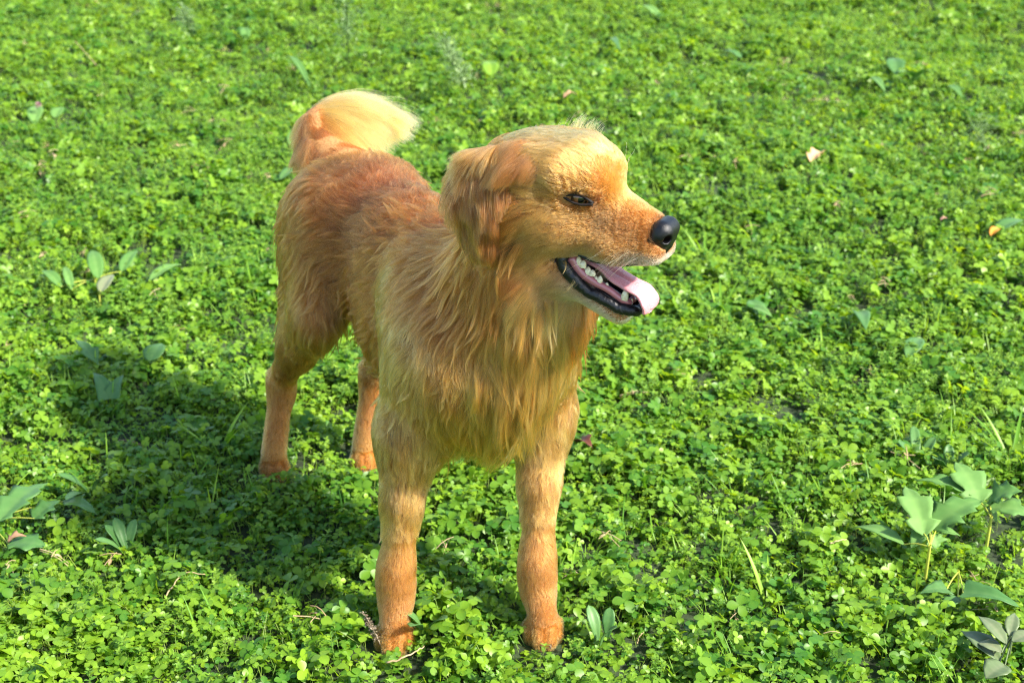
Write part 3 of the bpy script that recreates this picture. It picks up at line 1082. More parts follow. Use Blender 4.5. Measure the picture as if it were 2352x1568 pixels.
def build_ear(s):
    rows = []
    for (py, x0, x1, l) in EAR_ROWS:
        r_ = []
        for t in np.linspace(0, 1, 11):
            px = x0 + (x1 - x0) * t
            bul = math.sin(math.pi * t)
            ll = l + .016 * (1 - t) ** 2 + (.024 * (t ** 3)) - .006 * bul - (.006 if py > 400 else 0)
            r_.append(hpx(px, py, ll))
        rows.append(r_)
    R = np.array(rows)                                                    # rows x 11 x 3
    Rs = catmull(R.reshape(len(R), -1), 24).reshape(24, 11, 3)
    V, Fc = [], []
    for i in range(24):
        for side in (1, -1):
            for j in range(11):
                jj = j if side > 0 else 10 - j
                t = jj / 10
                th = .0032 * math.sqrt(max(1 - (2 * t - 1) ** 2, 0)) + .0002
                q = Rs[i, jj] + np.array([0, -side * th, 0])
                if s > 0: q = mir(q)
                V.append(Hp(q))
    M2 = 22
    for i in range(23):
        for j in range(M2):
            f4 = (i * M2 + j, i * M2 + (j + 1) % M2, (i + 1) * M2 + (j + 1) % M2, (i + 1) * M2 + j)
            Fc.append(f4 if s > 0 else f4[::-1])
    Fc.append(tuple(range(M2))); Fc.append(tuple(23 * M2 + j for j in range(M2)))
    G = np.array([[Hp(q if s < 0 else mir(q)) for q in row] for row in Rs])
    return dog_part('ear', mesh_data('ear', V, Fc, M_EARSKIN)), G


EARS = [build_ear(-1), build_ear(1)]


# claws
for k1, td, r_c in TOES:
    p0 = k1 + td * (r_c * .75) + S3(0, 0, .001)
    P = [p0 - td * .003 + S3(0, 0, .001), p0 + td * .003, p0 + td * .0065 - S3(0, 0, .0035)]
    lv, lf = tube(catmull(P, 6), [.0022, .0019, .0006], 7)
    dog_part('claw', mesh_data('claw', lv, lf, M_CLAW))
# ------------------------------------------------------------------ the coat
# region: density per cm2, strand radius m, colour (linear), colour spread, clump strength, lift, gravity
GOLD = np.array([.42, .130, .015]); RUST = np.array([.165, .053, .014]); CREAM = np.array([.66, .30, .070]); TAN = np.array([.385, .132, .020])
REG = {
    'rump': (26, .00017, RUST * .9 + .1 * GOLD, .55, .16, .25), 'loin': (26, .00017, RUST * .95, .55, .16, .25),
    'belly': (26, .00017, GOLD * .8, .6, .16, .45), 'ribs': (26, .00017, RUST * .50 + TAN * .48, .6, .16, .35),
    'withers': (26, .00017, RUST * .6 + GOLD * .4, .6, .18, .3), 'chest': (30, .00018, np.array([.57, .168, .026]), .75, .20, .6),
    'neck': (28, .00017, np.array([.36, .100, .018]), .7, .22, .5), 'throat': (28, .00017, np.array([.43, .116, .020]), .7, .20, .55),
    'shoulder': (30, .00017, TAN * .92, .55, .16, .35), 'foreleg': (55, .00017, TAN * .95, .35, .22, .1),
    'elbow': (30, .00017, TAN * 1.05, .6, .16, .45),
    'wrist': (70, .00016, TAN * .85, .3, .25, .1), 'pastern': (80, .00016, TAN * .9, .3, .12, .0), 'toe': (110, .00013, TAN * .6 + CREAM * .4, .2, .10, .0),
    'thigh': (30, .00017, RUST * .45 + TAN * .52, .6, .16, .35), 'shank': (45, .00016, RUST * .45 + TAN * .55, .4, .18, .2),
    'hock': (70, .00016, RUST * .55 + TAN * .4, .3, .22, .1), 'metatarsus': (70, .00016, RUST * .4 + TAN * .55, .3, .22, .1),
    'tail': (110, .00017, CREAM, .6, .16, .1), 'skull': (130, .00013, TAN * 1.25 + .01, .5, .34, .0), 'cheek': (130, .00013, TAN * 1.02, .35, .20, .0),
    'muzzle': (190, .00012, TAN * .95 + .01, .25, .24, .0), 'jaw': (150, .00012, GOLD * 1.1 + .05, .25, .22, .0),
}
REGN = list(REG)
REGT = np.array([[REG[k][0], REG[k][1], *REG[k][2], *REG[k][3:]] for k in REGN])

# per-face attributes of the body
A_, B_, C_, D_ = (bv[bf[:, i]] for i in range(4))
farea = .5 * (np.linalg.norm(np.cross(B_ - A_, C_ - A_), axis=1) + np.linalg.norm(np.cross(C_ - A_, D_ - A_), axis=1))
_, fn = field_at(fc)
bd = np.stack([sd_cone(fc.astype(np.float32), b['a'], b['b'], b['ra'], b['rb'], b['axis'], b['k']) for b in BONES], 1)
bw = np.exp(-(bd - bd.min(1)[:, None]) / .012)
bw /= bw.sum(1)[:, None]
bflow = np.array([(b['flow'] if b['flow'] is not None else b['b'] - b['a']) for b in BONES])
bflow /= np.linalg.norm(bflow, axis=1)[:, None]
bfur = np.array([b['fur'] for b in BONES])
breg = np.array([REGN.index(b['reg']) for b in BONES])
fflow = bw @ bflow
flen = bw @ bfur
fattr = bw @ REGT[breg]                                     # density, radius, rgb, clump, lift, gravity
fregion = breg[bd.argmin(1)]
rname = lambda k: fregion == REGN.index(k)
h_f, h_l, h_u = to_head(fc)
zc = fc[:, 2]
s_ = (fc - TAIL0) @ FW; t_ = (fc - TAIL0) @ RT
# feathers: behind the forelegs, under belly, on the breeches
back_of = fn @ (-FW)
fore = rname('foreleg') | rname('shoulder')
flen = flen + np.where(fore & (back_of > .3), .030 * np.clip(back_of, 0, 1) * np.clip((zc - .16) / .2, 0, 1), 0)
br = rname('thigh')
flen = flen + np.where(br & (back_of > .1), .030 * np.clip(back_of, 0, 1), 0)
und = (rname('belly') | rname('ribs') | rname('chest') | rname('loin')) & (fn[:, 2] < -.25)
flen = flen + np.where(und, .040, 0)
# the bib: long locks down the front of the chest
front = fn @ FW
bib = (rname('chest') | rname('throat') | rname('neck')) & (front > .25) & (np.abs(h_f) < 9)
flen = flen + np.where(bib, .022 * front, 0)
bibw = np.clip(1.35 - np.abs(t_ - .012) / .055, 0, 1)
side_c = (rname('chest') | rname('throat')) & (h_u < -.16)
flen = np.where(side_c, flen * (.58 + .42 * bibw), flen)
# the back is short and smooth
flen = np.where((fn[:, 2] > .6) & (rname('rump') | rname('loin') | rname('ribs') | rname('withers')), flen * .75, flen)
# lower forelegs go darker towards the wrist
# face details
colr = fattr[:, 2:5].copy()


def toward(mask_w, c):
    w = np.clip(mask_w, 0, 1)[:, None]
    colr[:] = colr * (1 - w) + np.asarray(c) * w


colr[np.isin(fregion, [REGN.index(k) for k in ('neck', 'ribs', 'thigh', 'shoulder', 'belly', 'loin', 'throat')])] *= np.array([1.02, .93, .95])
headm = np.isin(fregion, [REGN.index(k) for k in ('skull', 'cheek', 'muzzle', 'jaw')])
sm = lambda x, a, b: np.clip((x - a) / (b - a), 0, 1)
toward(headm * sm(h_u, .0, .045) * .15, CREAM * 1.0)
toward(headm * sm(h_f, .025, .075) * sm(h_u, -.062, -.045) * .4, RUST * 1.3)                # browner muzzle top
toward(headm * sm(h_f, .045, .085) * sm(-h_u, .052, .066) * .85, (.60, .50, .38))            # pale lip edge
toward(headm * (1 - sm(np.abs(h_l), .010, .030)) * (1 - sm(h_f, .015, .050)) * sm(h_u, -.03, -.005) * .65, CREAM * 1.05)
toward(headm * sm(h_f, -.02, .03) * sm(-h_u, .068, .080) * .5, (.66, .46, .24))
toward((rname('jaw')) * sm(h_f, -.02, .03) * .7, (.62, .46, .28))
for s in (-1, 1):
    e = np.array([-.0125, s * .043, -.004])
    de = np.sqrt((h_f - e[0]) ** 2 + (h_l - e[1]) ** 2 + ((h_u - e[2]) * 1.4) ** 2)
    toward(headm * (1 - sm(de, .016, .024)) * .55, (.10, .045, .02))
    dt = np.sqrt((h_f - .010) ** 2 + (h_l - s * .030) ** 2 + (h_u + .004) ** 2)
    toward(headm * (1 - sm(dt, .006, .016)) * .75, (.05, .025, .014))                        # dark tear corner
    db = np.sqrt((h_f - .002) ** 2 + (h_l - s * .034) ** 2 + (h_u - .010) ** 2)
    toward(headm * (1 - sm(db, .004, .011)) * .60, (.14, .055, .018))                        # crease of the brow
    dm = np.sqrt(((h_f - .050) * .55) ** 2 + (h_l - s * .026) ** 2 + ((h_u + .030) * .8) ** 2)
    toward(headm * (1 - sm(dm, .006, .022)) * .55, RUST * 1.05)                              # brown side of the muzzle
    dk = np.sqrt(((h_f - .018) * .8) ** 2 + (h_l - s * .032) ** 2 + ((h_u + .026) * .8) ** 2)
    toward(headm * (1 - sm(dk, .006, .022)) * .5, (.17, .070, .024))                         # darker cheek spot
dn = np.sqrt((h_f - .094) ** 2 + h_l ** 2 + (h_u + .036) ** 2)
toward(headm * (1 - sm(dn, .020, .028)) * .8, (.06, .045, .035))                             # dark rim of the nose
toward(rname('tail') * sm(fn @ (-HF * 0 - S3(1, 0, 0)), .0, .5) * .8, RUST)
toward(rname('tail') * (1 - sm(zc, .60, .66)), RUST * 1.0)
legm = rname('foreleg') | rname('wrist') | rname('pastern')
toward(legm * (1 - sm(zc, .03, .20)) * .75, RUST * .8 + TAN * .28)
toward((legm | rname('elbow') | rname('shoulder')) * sm(zc, .12, .28) * .50, CREAM * .74)
toward((rname('shoulder') | rname('thigh')) * sm(-zc, -.42, -.30) * .35, CREAM * .75)
toward((rname('chest') | rname('throat')) * sm(fc[:, 0], -.09, .02) * .45, CREAM * .95)  # sunlit side of the chest painted paler in the hair colour
# darker hair painted into the toe clefts, standing in for their shade
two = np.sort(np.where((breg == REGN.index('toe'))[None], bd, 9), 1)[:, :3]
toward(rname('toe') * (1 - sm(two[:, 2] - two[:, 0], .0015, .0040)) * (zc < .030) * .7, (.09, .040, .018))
# lengths close to openings
def eye_dist(s):
    df, dl, du_ = h_f + .0125, h_l - s * .045, h_u + .005
    du_ = np.where(du_ > 0, du_ * .80, du_)
    al = .94 * df - s * .33 * dl
    return np.sqrt((al / 1.75) ** 2 + (du_ * 1.05) ** 2 + (np.maximum(np.abs(dl) - .012, 0)) ** 2)


eyem = np.minimum(eye_dist(-1), eye_dist(1))
flen = np.where(headm, flen * (.30 + .70 * sm(eyem, .011, .024)), flen)
flen = np.where(dn < .035, np.minimum(flen, .003), flen)
flen = np.where(headm & (h_f > .0), np.minimum(flen, .007), flen)
mouth_d = mouth_wedge(fc)
flen = np.where(headm & (mouth_d < .006) & (h_f > -.03), np.minimum(flen, .004), flen)
dens = fattr[:, 0].copy()
dens[in_mouth] = 0
dens[eyem < .0100] = 0
dens[dn < .0215] = 0
dens[zc < .002] = 0
lipm = (np.abs(h_l) < .05) & (h_f > -.045) & (h_f < .05) & (mouth_d < .0015) & (h_u < -.09 - (h_f + .045) * .5)
dens[lipm] = 0
fup = fn[:, 2]





def grow(root, nrm, flow, L, lift, grav, K, push=True, curl=.25, seed=1, spread=.10, collide=.0015):
    """strand points: each step leans along the body, sags and is kept out of the body"""
    N = len(root)
    P = np.zeros((N, K, 3)); P[:, 0] = root - nrm * .0015
    seg = (L / (K - 1))[:, None]
    n = nrm.copy()
    loc = vnoise(root, .045, seed) * curl + vnoise(root, .014, seed + 1) * curl * .45
    rnd = rng.normal(size=(N, 3)) * spread
    wav_ph = rng.random(N) * 6.28
    for k in range(1, K):
        t = (k - .5) / (K - 1)
        d = flow + loc + rnd
        d = d - n * (d * n).sum(1)[:, None]
        d /= np.linalg.norm(d, axis=1)[:, None] + 1e-6
        d = d + n * (lift * (1 - t * .8))[:, None]
        d[:, 2] -= grav * t
        d += (vnoise(P[:, k - 1], .022, seed + 5) * curl * .55) * min(1, t * 1.5)
        d /= np.linalg.norm(d, axis=1)[:, None]
        q = P[:, k - 1] + d * seg
        if push:
            v, n2 = field_at(q)
            off = collide + .0009 * k
            m = v < off
            q = np.where(m[:, None], q + n2 * np.minimum(off - v, .02)[:, None], q)
            near = v < .02
            n = np.where(near[:, None], n2, n)
        P[:, k] = q
    return P


def clump(P, root, spacing, strength, power=1.4, rnd=.35):
    """strands lean towards a nearby guide strand, more at the tip"""
    N, K = P.shape[:2]
    strength = np.broadcast_to(strength, N)
    keep = []
    step = spacing
    key = np.floor(root / step + rng.random(3)).astype(np.int64)
    _, first = np.unique(key[:, 0] * 73856093 ^ key[:, 1] * 19349663 ^ key[:, 2] * 83492791, return_index=True)
    kd = kdtree.KDTree(len(first))
    for j, i in enumerate(first): kd.insert(root[i], j)
    kd.balance()
    jit = root + rng.normal(size=root.shape) * spacing * .22
    g = np.array([kd.find(p)[1] for p in jit])
    G = P[first[g]]
    t = np.linspace(0, 1, K)[None, :, None] ** power
    w = (strength * (1 - rnd * rng.random(N)))[:, None, None] * t
    return P + (G - P) * w, g


def make_hair(name, P, radius, tint, parent, mat, base, tip=.35):
    N, K = P.shape[:2]
    hc = bpy.data.hair_curves.new(name)
    hc.add_curves([K] * N)
    off = np.asarray(base, float)
    hc.attributes['position'].data.foreach_set('vector', (P - off).astype(np.float32).ravel())
    ra = hc.attributes.new('radius', 'FLOAT', 'POINT') if 'radius' not in hc.attributes else hc.attributes['radius']
    prof = 1 - (1 - tip) * np.linspace(0, 1, K) ** 2
    ra.data.foreach_set('value', (radius[:, None] * prof[None]).astype(np.float32).ravel())
    ca = hc.attributes.new('tint', 'FLOAT_COLOR', 'POINT')
    c = np.ones((N, K, 4), np.float32)
    t = np.linspace(0, 1, K)[None, :, None]
    c[..., :3] = np.clip(tint[:, None, :] * (.68 + .46 * t), .004, .93)       # each strand darker at the root, paler towards the tip
    ca.data.foreach_set('color', c.ravel())
    hc.materials.append(mat)
    o = bpy.data.objects.new(name, hc)
    col.objects.link(o)
    o.parent = parent
    o.matrix_parent_inverse = Matrix.Identity(4)
    return o


FURQ = 1.0
exp_n = farea * 1e4 * dens * FURQ
cnt = np.floor(exp_n + rng.random(len(exp_n))).astype(int)
fi = np.repeat(np.arange(len(cnt)), cnt)
u, v = rng.random(len(fi))[:, None], rng.random(len(fi))[:, None]
root = (A_[fi] * (1 - u) + B_[fi] * u) * (1 - v) + (D_[fi] * (1 - u) + C_[fi] * u) * v
_, rn = field_at(root)
L = flen[fi] * (.72 + .5 * rng.random(len(fi)))
long_ = flen[fi] > .016
L = np.where(und[fi], L * (.45 + .75 * rng.random(len(fi))), L)
is_tail = fregion[fi] == REGN.index('tail')
is_head = headm[fi]
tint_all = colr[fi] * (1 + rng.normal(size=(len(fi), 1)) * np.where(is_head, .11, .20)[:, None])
blot = vnoise(root, .06, 77)[:, :1] * .5 + vnoise(root, .02, 78)[:, :1] * .5
tint_all = tint_all * (1 + np.where(is_head | (root[:, 2] < .30), .09, .22)[:, None] * blot)
pale = rng.random(len(fi)) < .10
tint_all[pale] = tint_all[pale] * .5 + CREAM * .5
tint_all = np.clip(tint_all, .006, .92)
BASE = np.array(DOG_BASE)
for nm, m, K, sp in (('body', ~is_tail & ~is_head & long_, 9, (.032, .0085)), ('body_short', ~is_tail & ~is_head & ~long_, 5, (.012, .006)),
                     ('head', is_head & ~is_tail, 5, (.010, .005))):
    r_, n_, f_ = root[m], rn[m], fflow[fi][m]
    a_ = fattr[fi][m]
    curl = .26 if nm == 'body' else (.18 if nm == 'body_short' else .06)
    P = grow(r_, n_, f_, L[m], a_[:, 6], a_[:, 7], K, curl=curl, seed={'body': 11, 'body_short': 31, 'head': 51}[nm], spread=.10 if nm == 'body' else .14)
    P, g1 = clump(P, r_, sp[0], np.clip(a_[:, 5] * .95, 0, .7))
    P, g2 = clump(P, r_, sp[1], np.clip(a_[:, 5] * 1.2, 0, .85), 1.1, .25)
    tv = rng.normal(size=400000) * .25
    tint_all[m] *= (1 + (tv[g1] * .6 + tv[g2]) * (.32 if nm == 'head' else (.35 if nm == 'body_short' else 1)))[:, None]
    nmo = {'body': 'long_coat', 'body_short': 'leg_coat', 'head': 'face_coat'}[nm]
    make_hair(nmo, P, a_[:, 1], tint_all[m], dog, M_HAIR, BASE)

# tail: short hair on the upper side, a long fan of feathers falling to the dog's left
TP = catmull(TAIL, 60); TRr = np.interp(np.linspace(0, 1, 60), np.linspace(0, 1, len(TAIL_R)), TAIL_R)
m = is_tail
r_, n_ = root[m], rn[m]
dd = np.linalg.norm(r_[:, None, :] - TP[None], axis=2)
ti = dd.argmin(1) / 59.0
TTn = np.gradient(TP, axis=0); TTn /= np.linalg.norm(TTn, axis=1)[:, None]
along = TTn[dd.argmin(1)]
feather = (ti > .27) & (rng.random(len(r_)) < .92)
low = (ti < .38) & (n_[:, 0] < -.2)                           # feathers hanging on the outside of the root
q_ = np.clip((ti - .24) / .76, 0, 1)
fan = S3(1.0, 0, -.55) * (1 - q_)[:, None] + S3(1.0, 0, -.22) * q_[:, None]
fan = fan + along * .12 + S3(0, 0, -1) * (np.abs(rng.normal(size=len(r_))) * .30 * (1 - q_))[:, None] + S3(0, 1, 0) * (rng.normal(size=len(r_)) * .14)[:, None]
flw = np.where(feather[:, None], fan, along * .9)
flw = np.where(low[:, None], S3(.04, .0, -1) + along * .10, flw)
Lt = np.where(feather, .070 + .075 * np.clip((ti - .2) / .12, 0, 1) * (1 - .55 * q_), .026 + .018 * rng.random(len(r_)))
Lt = np.where(low, .040 + .03 * rng.random(len(r_)), Lt)
Lt = Lt * (1.08 - .62 * rng.random(len(r_)) ** 1.6)
lt = np.where(feather, .02, .22); lt = np.where(low, .12, lt)
P = grow(r_, n_, flw, Lt, lt, np.where(feather, .80 - .1 * q_, .25), 10, curl=.07, seed=91, spread=.05, push=False)
P, g1 = clump(P, r_, .022, .35); P, g2 = clump(P, r_, .007, .5)
tc = np.where((feather & ~low)[:, None], CREAM * np.array([1.0, .92, .85]), RUST * .6 + GOLD * .45) * (1 + rng.normal(size=(len(r_), 1)) * .12)
mixw = np.clip((ti - .25) / .14 + .25 * vnoise(r_, .02, 6)[:, 0], 0, 1)[:, None]
tc = (RUST * .75 + GOLD * .25) * (1 - mixw) * (1 + rng.normal(size=(len(r_), 1)) * .1) + tc * mixw
tvt = rng.normal(size=40000) * .22
tc *= (1 + tvt[g2] + .5 * tvt[g1])[:, None]
make_hair('tail_feathers', P, np.full(len(r_), .00018), np.clip(tc, .01, .9), dog, M_HAIR, BASE)

# ears
for ear, G in EARS:
    nr, nc = G.shape[:2]
    near = (G[12, 5] - EYE0) @ HL < 0
    N = int(26000 * FURQ) if near else int(9000 * FURQ)
    a = rng.random(N) ** .9 * (nr - 1.01); b = rng.random(N) * (nc - 1.01)
    i, j = a.astype(int), b.astype(int); x, y = (a - i)[:, None], (b - j)[:, None]
    r_ = (G[i, j] * (1 - x) + G[i + 1, j] * x) * (1 - y) + (G[i, j + 1] * (1 - x) + G[i + 1, j + 1] * x) * y
    out = -HL if near else HL
    du = G[i + 1, j] - G[i, j]; dv = G[i, j + 1] - G[i, j]
    n_ = np.cross(dv, du); n_ /= np.linalg.norm(n_, axis=1)[:, None]
    n_ *= np.sign(n_ @ out)[:, None]
    r_ = r_ + n_ * .0028
    av, bw_ = a / (nr - 1), b / (nc - 1)
    flw = du / (np.linalg.norm(du, axis=1)[:, None] + 1e-9) + (HF * .30 + HU * .0) * (1 - av)[:, None] - HF * (.25 * (1 - bw_) - .06 + .30 * bw_ * av)[:, None]
    if not near: flw = du / (np.linalg.norm(du, axis=1)[:, None] + 1e-9)
    Le = (.022 + .022 * np.sin(np.pi * np.clip(av * .9 + .1, 0, 1)) + .006 * rng.random(N)) * (.8 + .4 * rng.random(N))
    Le = np.where(av > .78, .014, Le)
    Le = Le * (1 - .55 * np.clip((bw_ - .7) / .3, 0, 1) * (av < .6))
    edge = (bw_ < -1) | (bw_ < .12)
    Le = np.where(edge & (av < .8), Le * 1.15, Le)
    K = 7
    P = np.zeros((N, K, 3)); P[:, 0] = r_
    seg = (Le / (K - 1))[:, None]
    loc = vnoise(r_, .040, 61) * .16 + vnoise(r_, .012, 62) * .08
    d0 = flw + loc + rng.normal(size=(N, 3)) * .07
    for k in range(1, K):
        t = k / (K - 1)
        d = d0 + n_ * (.24 * (1 - t) - .05 * t) + vnoise(P[:, k - 1], .02, 63) * .18 * t
        d[:, 2] -= .3 * t
        d /= np.linalg.norm(d, axis=1)[:, None]
        P[:, k] = P[:, k - 1] + d * seg
    P, g1 = clump(P, r_, .016, .22); P, g2 = clump(P, r_, .0045, .5)
    tv = 1 + rng.normal(size=40000) * .16
    tc = np.array([.165, .050, .008]) * (1 + rng.normal(size=(N, 1)) * .16) * (1 + .20 * vnoise(r_, .012, 64)[:, :1])
    w = (sm(-av, -.30, -.02) * .45)[:, None]
    tc = tc * (1 - w) + (GOLD * .7 + CREAM * .3) * w
    w = (sm(av, .68, .95) * .4)[:, None]
    tc = tc * (1 - w) + np.array([.46, .17, .04]) * w
    tc *= np.clip(tv[g2], .5, 1.6)[:, None]
    pl = rng.random(N) < .10
    tc[pl] = tc[pl] * .4 + (CREAM * .5 + GOLD * .5) * .6
    hh = make_hair('ear_fringe', P, np.full(N, .00017), np.clip(tc, .008, .9), ear, M_HAIR, (0, 0, 0))
    hh.matrix_parent_inverse = ear.matrix_world.inverted() if False else Matrix.Identity(4)


# a tuft of longer hair on the crown, lifted by the breeze, and the whiskers
N = 190
c0 = np.array([-.062, .050, .040])
q = c0 + rng.normal(size=(N, 3)) * np.array([.012, .006, .004])
r_ = EYE0 + q[:, :1] * HF + q[:, 1:2] * HL + q[:, 2:] * HU
vv, nn = field_at(r_); r_ = r_ - nn * vv[:, None]
K = 6
P = np.zeros((N, K, 3)); P[:, 0] = r_
Lw = .010 + .020 * rng.random(N) ** 1.5
d0 = HU * .9 + HL * .35 - HF * .15 + rng.normal(size=(N, 3)) * .16
for k in range(1, K):
    t = k / (K - 1)
    d = d0 + HF * .5 * t + HL * .15 * t; d /= np.linalg.norm(d, axis=1)[:, None]
    P[:, k] = P[:, k - 1] + d * (Lw / (K - 1))[:, None]
P, _ = clump(P, r_, .008, .6)
make_hair('crown_tuft', P, np.full(N, .00014), np.tile(CREAM * .95, (N, 1)) * (1 + rng.normal(size=(N, 1)) * .12), dog, M_HAIR, BASE)
WH = []
for s in (-1, 1):
    for k in range(16):
        f0 = .035 + .045 * rng.random(); u0 = -.048 - .020 * rng.random()
        p = H(f0, s * .03, u0); vv, nn = field_at(p[None]); p = p - nn[0] * vv[0]
        d = -HF * (.5 + .5 * rng.random()) + HL * s * (.7 + .3 * rng.random()) - HU * (.25 + .5 * rng.random())
        ln = .020 + .035 * rng.random()
        WH.append([p + d / np.linalg.norm(d) * ln * t - HU * .012 * t * t for t in np.linspace(0, 1, 7)])
    for k in range(3):
        p = H(-.004 + .006 * rng.random(), s * (.026 + .012 * rng.random()), .018); vv, nn = field_at(p[None]); p = p - nn[0] * vv[0]
        d = HU * .9 + HF * .5 + HL * s * .4 + rng.normal(size=3) * .2
        WH.append([p + d / np.linalg.norm(d) * (.022 + .012 * rng.random()) * t - HF * .008 * t * t for t in np.linspace(0, 1, 7)])
WH = np.array(WH)
make_hair('whiskers', WH, np.full(len(WH), .00026), np.tile(np.array([.60, .45, .28]), (len(WH), 1)), dog, M_HAIR, BASE)


# loose locks standing off the coat on neck, chest, flank, breeches and elbows
names_l = ('elbow', 'neck', 'throat', 'chest', 'shoulder', 'ribs', 'thigh', 'belly', 'withers', 'foreleg', 'loin')
wl = {'elbow': 1.5, 'neck': 1.2, 'throat': 2.4, 'chest': 3.0, 'shoulder': .35, 'ribs': .8, 'thigh': .9, 'belly': 1.6, 'withers': .5, 'foreleg': .35, 'loin': .3}
fw_ = np.zeros(len(fc))
for k in names_l: fw_ += rname(k) * wl[k]
fw_ *= farea * (flen > .026) * np.where(rname('chest') | rname('throat'), .12 + .88 * bibw, 1)
fw_[rname('foreleg') & (back_of < -.2) & (zc < .26)] = 0
fw_ /= fw_.sum()
NL = 1600
li = rng.choice(len(fc), NL, p=fw_)
g_root = fc[li]; g_n = fn[li]
Lg = np.clip(flen[li] * (.70 + .75 * rng.random(NL)), .03, .100) * np.where((zc[li] < .40) & (s_[li] > .3), .72, 1.0)
GP = grow(g_root, g_n, fflow[li], Lg, np.full(NL, .30), np.full(NL, .50), 12, curl=.30, seed=411, spread=.06, collide=.004)
GP[:, 1:] += vnoise(GP[:, 1:].reshape(-1, 3), .05, 415).reshape(NL, 11, 3) * (np.linspace(0, 1, 11) ** 1.5)[None, :, None] * .006
M_ = 24
off = rng.normal(size=(NL, M_, 3)) * .0024
off -= g_n[:, None, :] * (off * g_n[:, None, :]).sum(-1, keepdims=True)
tt = np.linspace(0, 1, 12)
wdt = (.45 + 1.0 * np.sin(np.pi * np.minimum(tt * 1.1, 1)) * .55) * (1 - tt ** 2 * .80)
ln_ = 1 - .35 * rng.random((NL, M_)) ** 2
PP = np.zeros((NL, M_, 12, 3))
for a_i in range(12):
    x = ln_ * a_i
    i0 = np.minimum(x.astype(int), 10); fr_ = (x - i0)[..., None]
    idx = np.arange(NL)[:, None]
    PP[:, :, a_i] = GP[idx, i0] * (1 - fr_) + GP[idx, i0 + 1] * fr_ + off * wdt[a_i]
ltint = (colr[li] * .88 + GOLD * .12) * np.clip(1.08 + rng.normal(size=(NL, 1)) * .20, .6, 1.6)
ltint = ltint[:, None, :] * (1 + rng.normal(size=(NL, M_, 1)) * .14)
make_hair('loose_locks', PP.reshape(-1, 12, 3), np.full(NL * M_, .00017), np.clip(ltint.reshape(-1, 3), .005, .9), dog, M_HAIR, BASE, tip=.25)


# hair combed from the crown over the top of each ear
for s_ear in (-1, 1):
    w_ = (headm & (h_l * s_ear > .028) & (h_u > .012) & (h_f < -.052) & (h_f > -.125)) * farea * np.clip((-.050 - h_f) / .035, 0, 1)
    N = 6500 if s_ear < 0 else 1500
    ii = rng.choice(len(fc), N, p=w_ / w_.sum())
    r_ = fc[ii] + rng.normal(size=(N, 3)) * .0015; nn = fn[ii]
    K = 8
    Lw = (.016 + .036 * rng.random(N)) * (.55 + .45 * np.clip((-.055 - h_f[ii]) / .03, 0, 1))
    P = np.zeros((N, K, 3)); P[:, 0] = r_ - nn * .001
    d0 = HL * s_ear * .80 - HF * .35 + vnoise(r_, .02, 701) * .14 + rng.normal(size=(N, 3)) * .06
    for k in range(1, K):
        t = k / (K - 1)
        d = d0 + nn * .30 * (1 - t) + HU * (.12 - 1.6 * t) - HF * .1 * t
        d /= np.linalg.norm(d, axis=1)[:, None]
        P[:, k] = P[:, k - 1] + d * (Lw / (K - 1))[:, None]
    P, _g = clump(P, r_, .010, .35); P, g2 = clump(P, r_, .0045, .5)
    tvt = rng.normal(size=20000) * .20
    tc = np.array([.195, .062, .009]) * (1 + tvt[g2] + rng.normal(size=N) * .12)[:, None]
    make_hair('ear_cap_hair', P, np.full(N, .00015), np.clip(tc, .008, .9), dog, M_HAIR, BASE)
# ------------------------------------------------------------------ single plants, fallen leaves and stalks
def gp(px, py, z=.03):
    p = on_ground(px, py, z)
    p[2] = z + float(ground_h(p[:1], p[1:2])[0])
    return p


def big_leaf(mb, a, b, W, up=(0, 0, 1), sag=.12, fold=.22, lobes=0, kind='ovate', lv=0.0, mi=0, rows=16, thick=.0007, wave=.0, seed=0):
    """a broad leaf from stalk point a to tip b: folded, sagging, toothed or lobed rim, two skins"""
    a, b = np.asarray(a, float), np.asarray(b, float)
    L = np.linalg.norm(b - a)
    d, s, n = frame(b - a, up)
    rr = random.Random(seed)
    cols = 7
    V, lvs = [], []
    for side in (0, 1):
        for i in range(rows + 1):
            t = i / rows
            if kind == 'ovate': w = max(.03, math.sin(math.pi * t ** .75) ** .75) if t < 1 else .02
            elif kind == 'lance': w = max(.03, math.sin(math.pi * t ** .85)) if t < 1 else .02
            elif kind == 'spoon': w = (.25 + .75 * math.sin(math.pi * min(t ** 1.5, 1)) ** .7) if t < 1 else .05
            elif kind == 'arrow': w = (1.0 if t < .12 else (1 - t) ** .8 * 1.05)
            else: w = 1
            if lobes: w *= .66 + .80 * (((lobes * t * 1.15 + .55) % 1.0) ** 1.6) * (1 - t) ** .2
            w *= 1 + rr.uniform(-.05, .05) if not side else 1
            mid = a + (b - a) * t + n * (math.sin(math.pi * t * .9) * L * sag)
            for j in range(cols):
                x = -1 + 2 * j / (cols - 1)
                z = abs(x) * fold * w * W * .5 + wave * W * math.sin(t * 17 + x * 2 + seed) * abs(x)
                V.append(mid + s * x * w * W * .5 + n * (z - (thick if side else 0)) + d * (abs(x) * -.06 * L * (1 if lobes else .4)))
                lvs.append(lv + (.55 if abs(x) < .1 else 0) + .28 * (1 if (i + int(abs(x) * 2.9)) % 3 == 0 else 0) * (1 - abs(x) * .5) - .10 * abs(x))
    m = (rows + 1) * cols
    q = [(i * cols + j, i * cols + j + 1, (i + 1) * cols + j + 1, (i + 1) * cols + j) for i in range(rows) for j in range(cols - 1)]
    F = q + [tuple(m + k for k in f[::-1]) for f in q]
    for i in range(rows):
        for j in (0, cols - 1):
            e = (i * cols + j, (i + 1) * cols + j, m + (i + 1) * cols + j, m + i * cols + j)
            F.append(e if j == 0 else e[::-1])
    mb.add(V, F, lvs, mi)


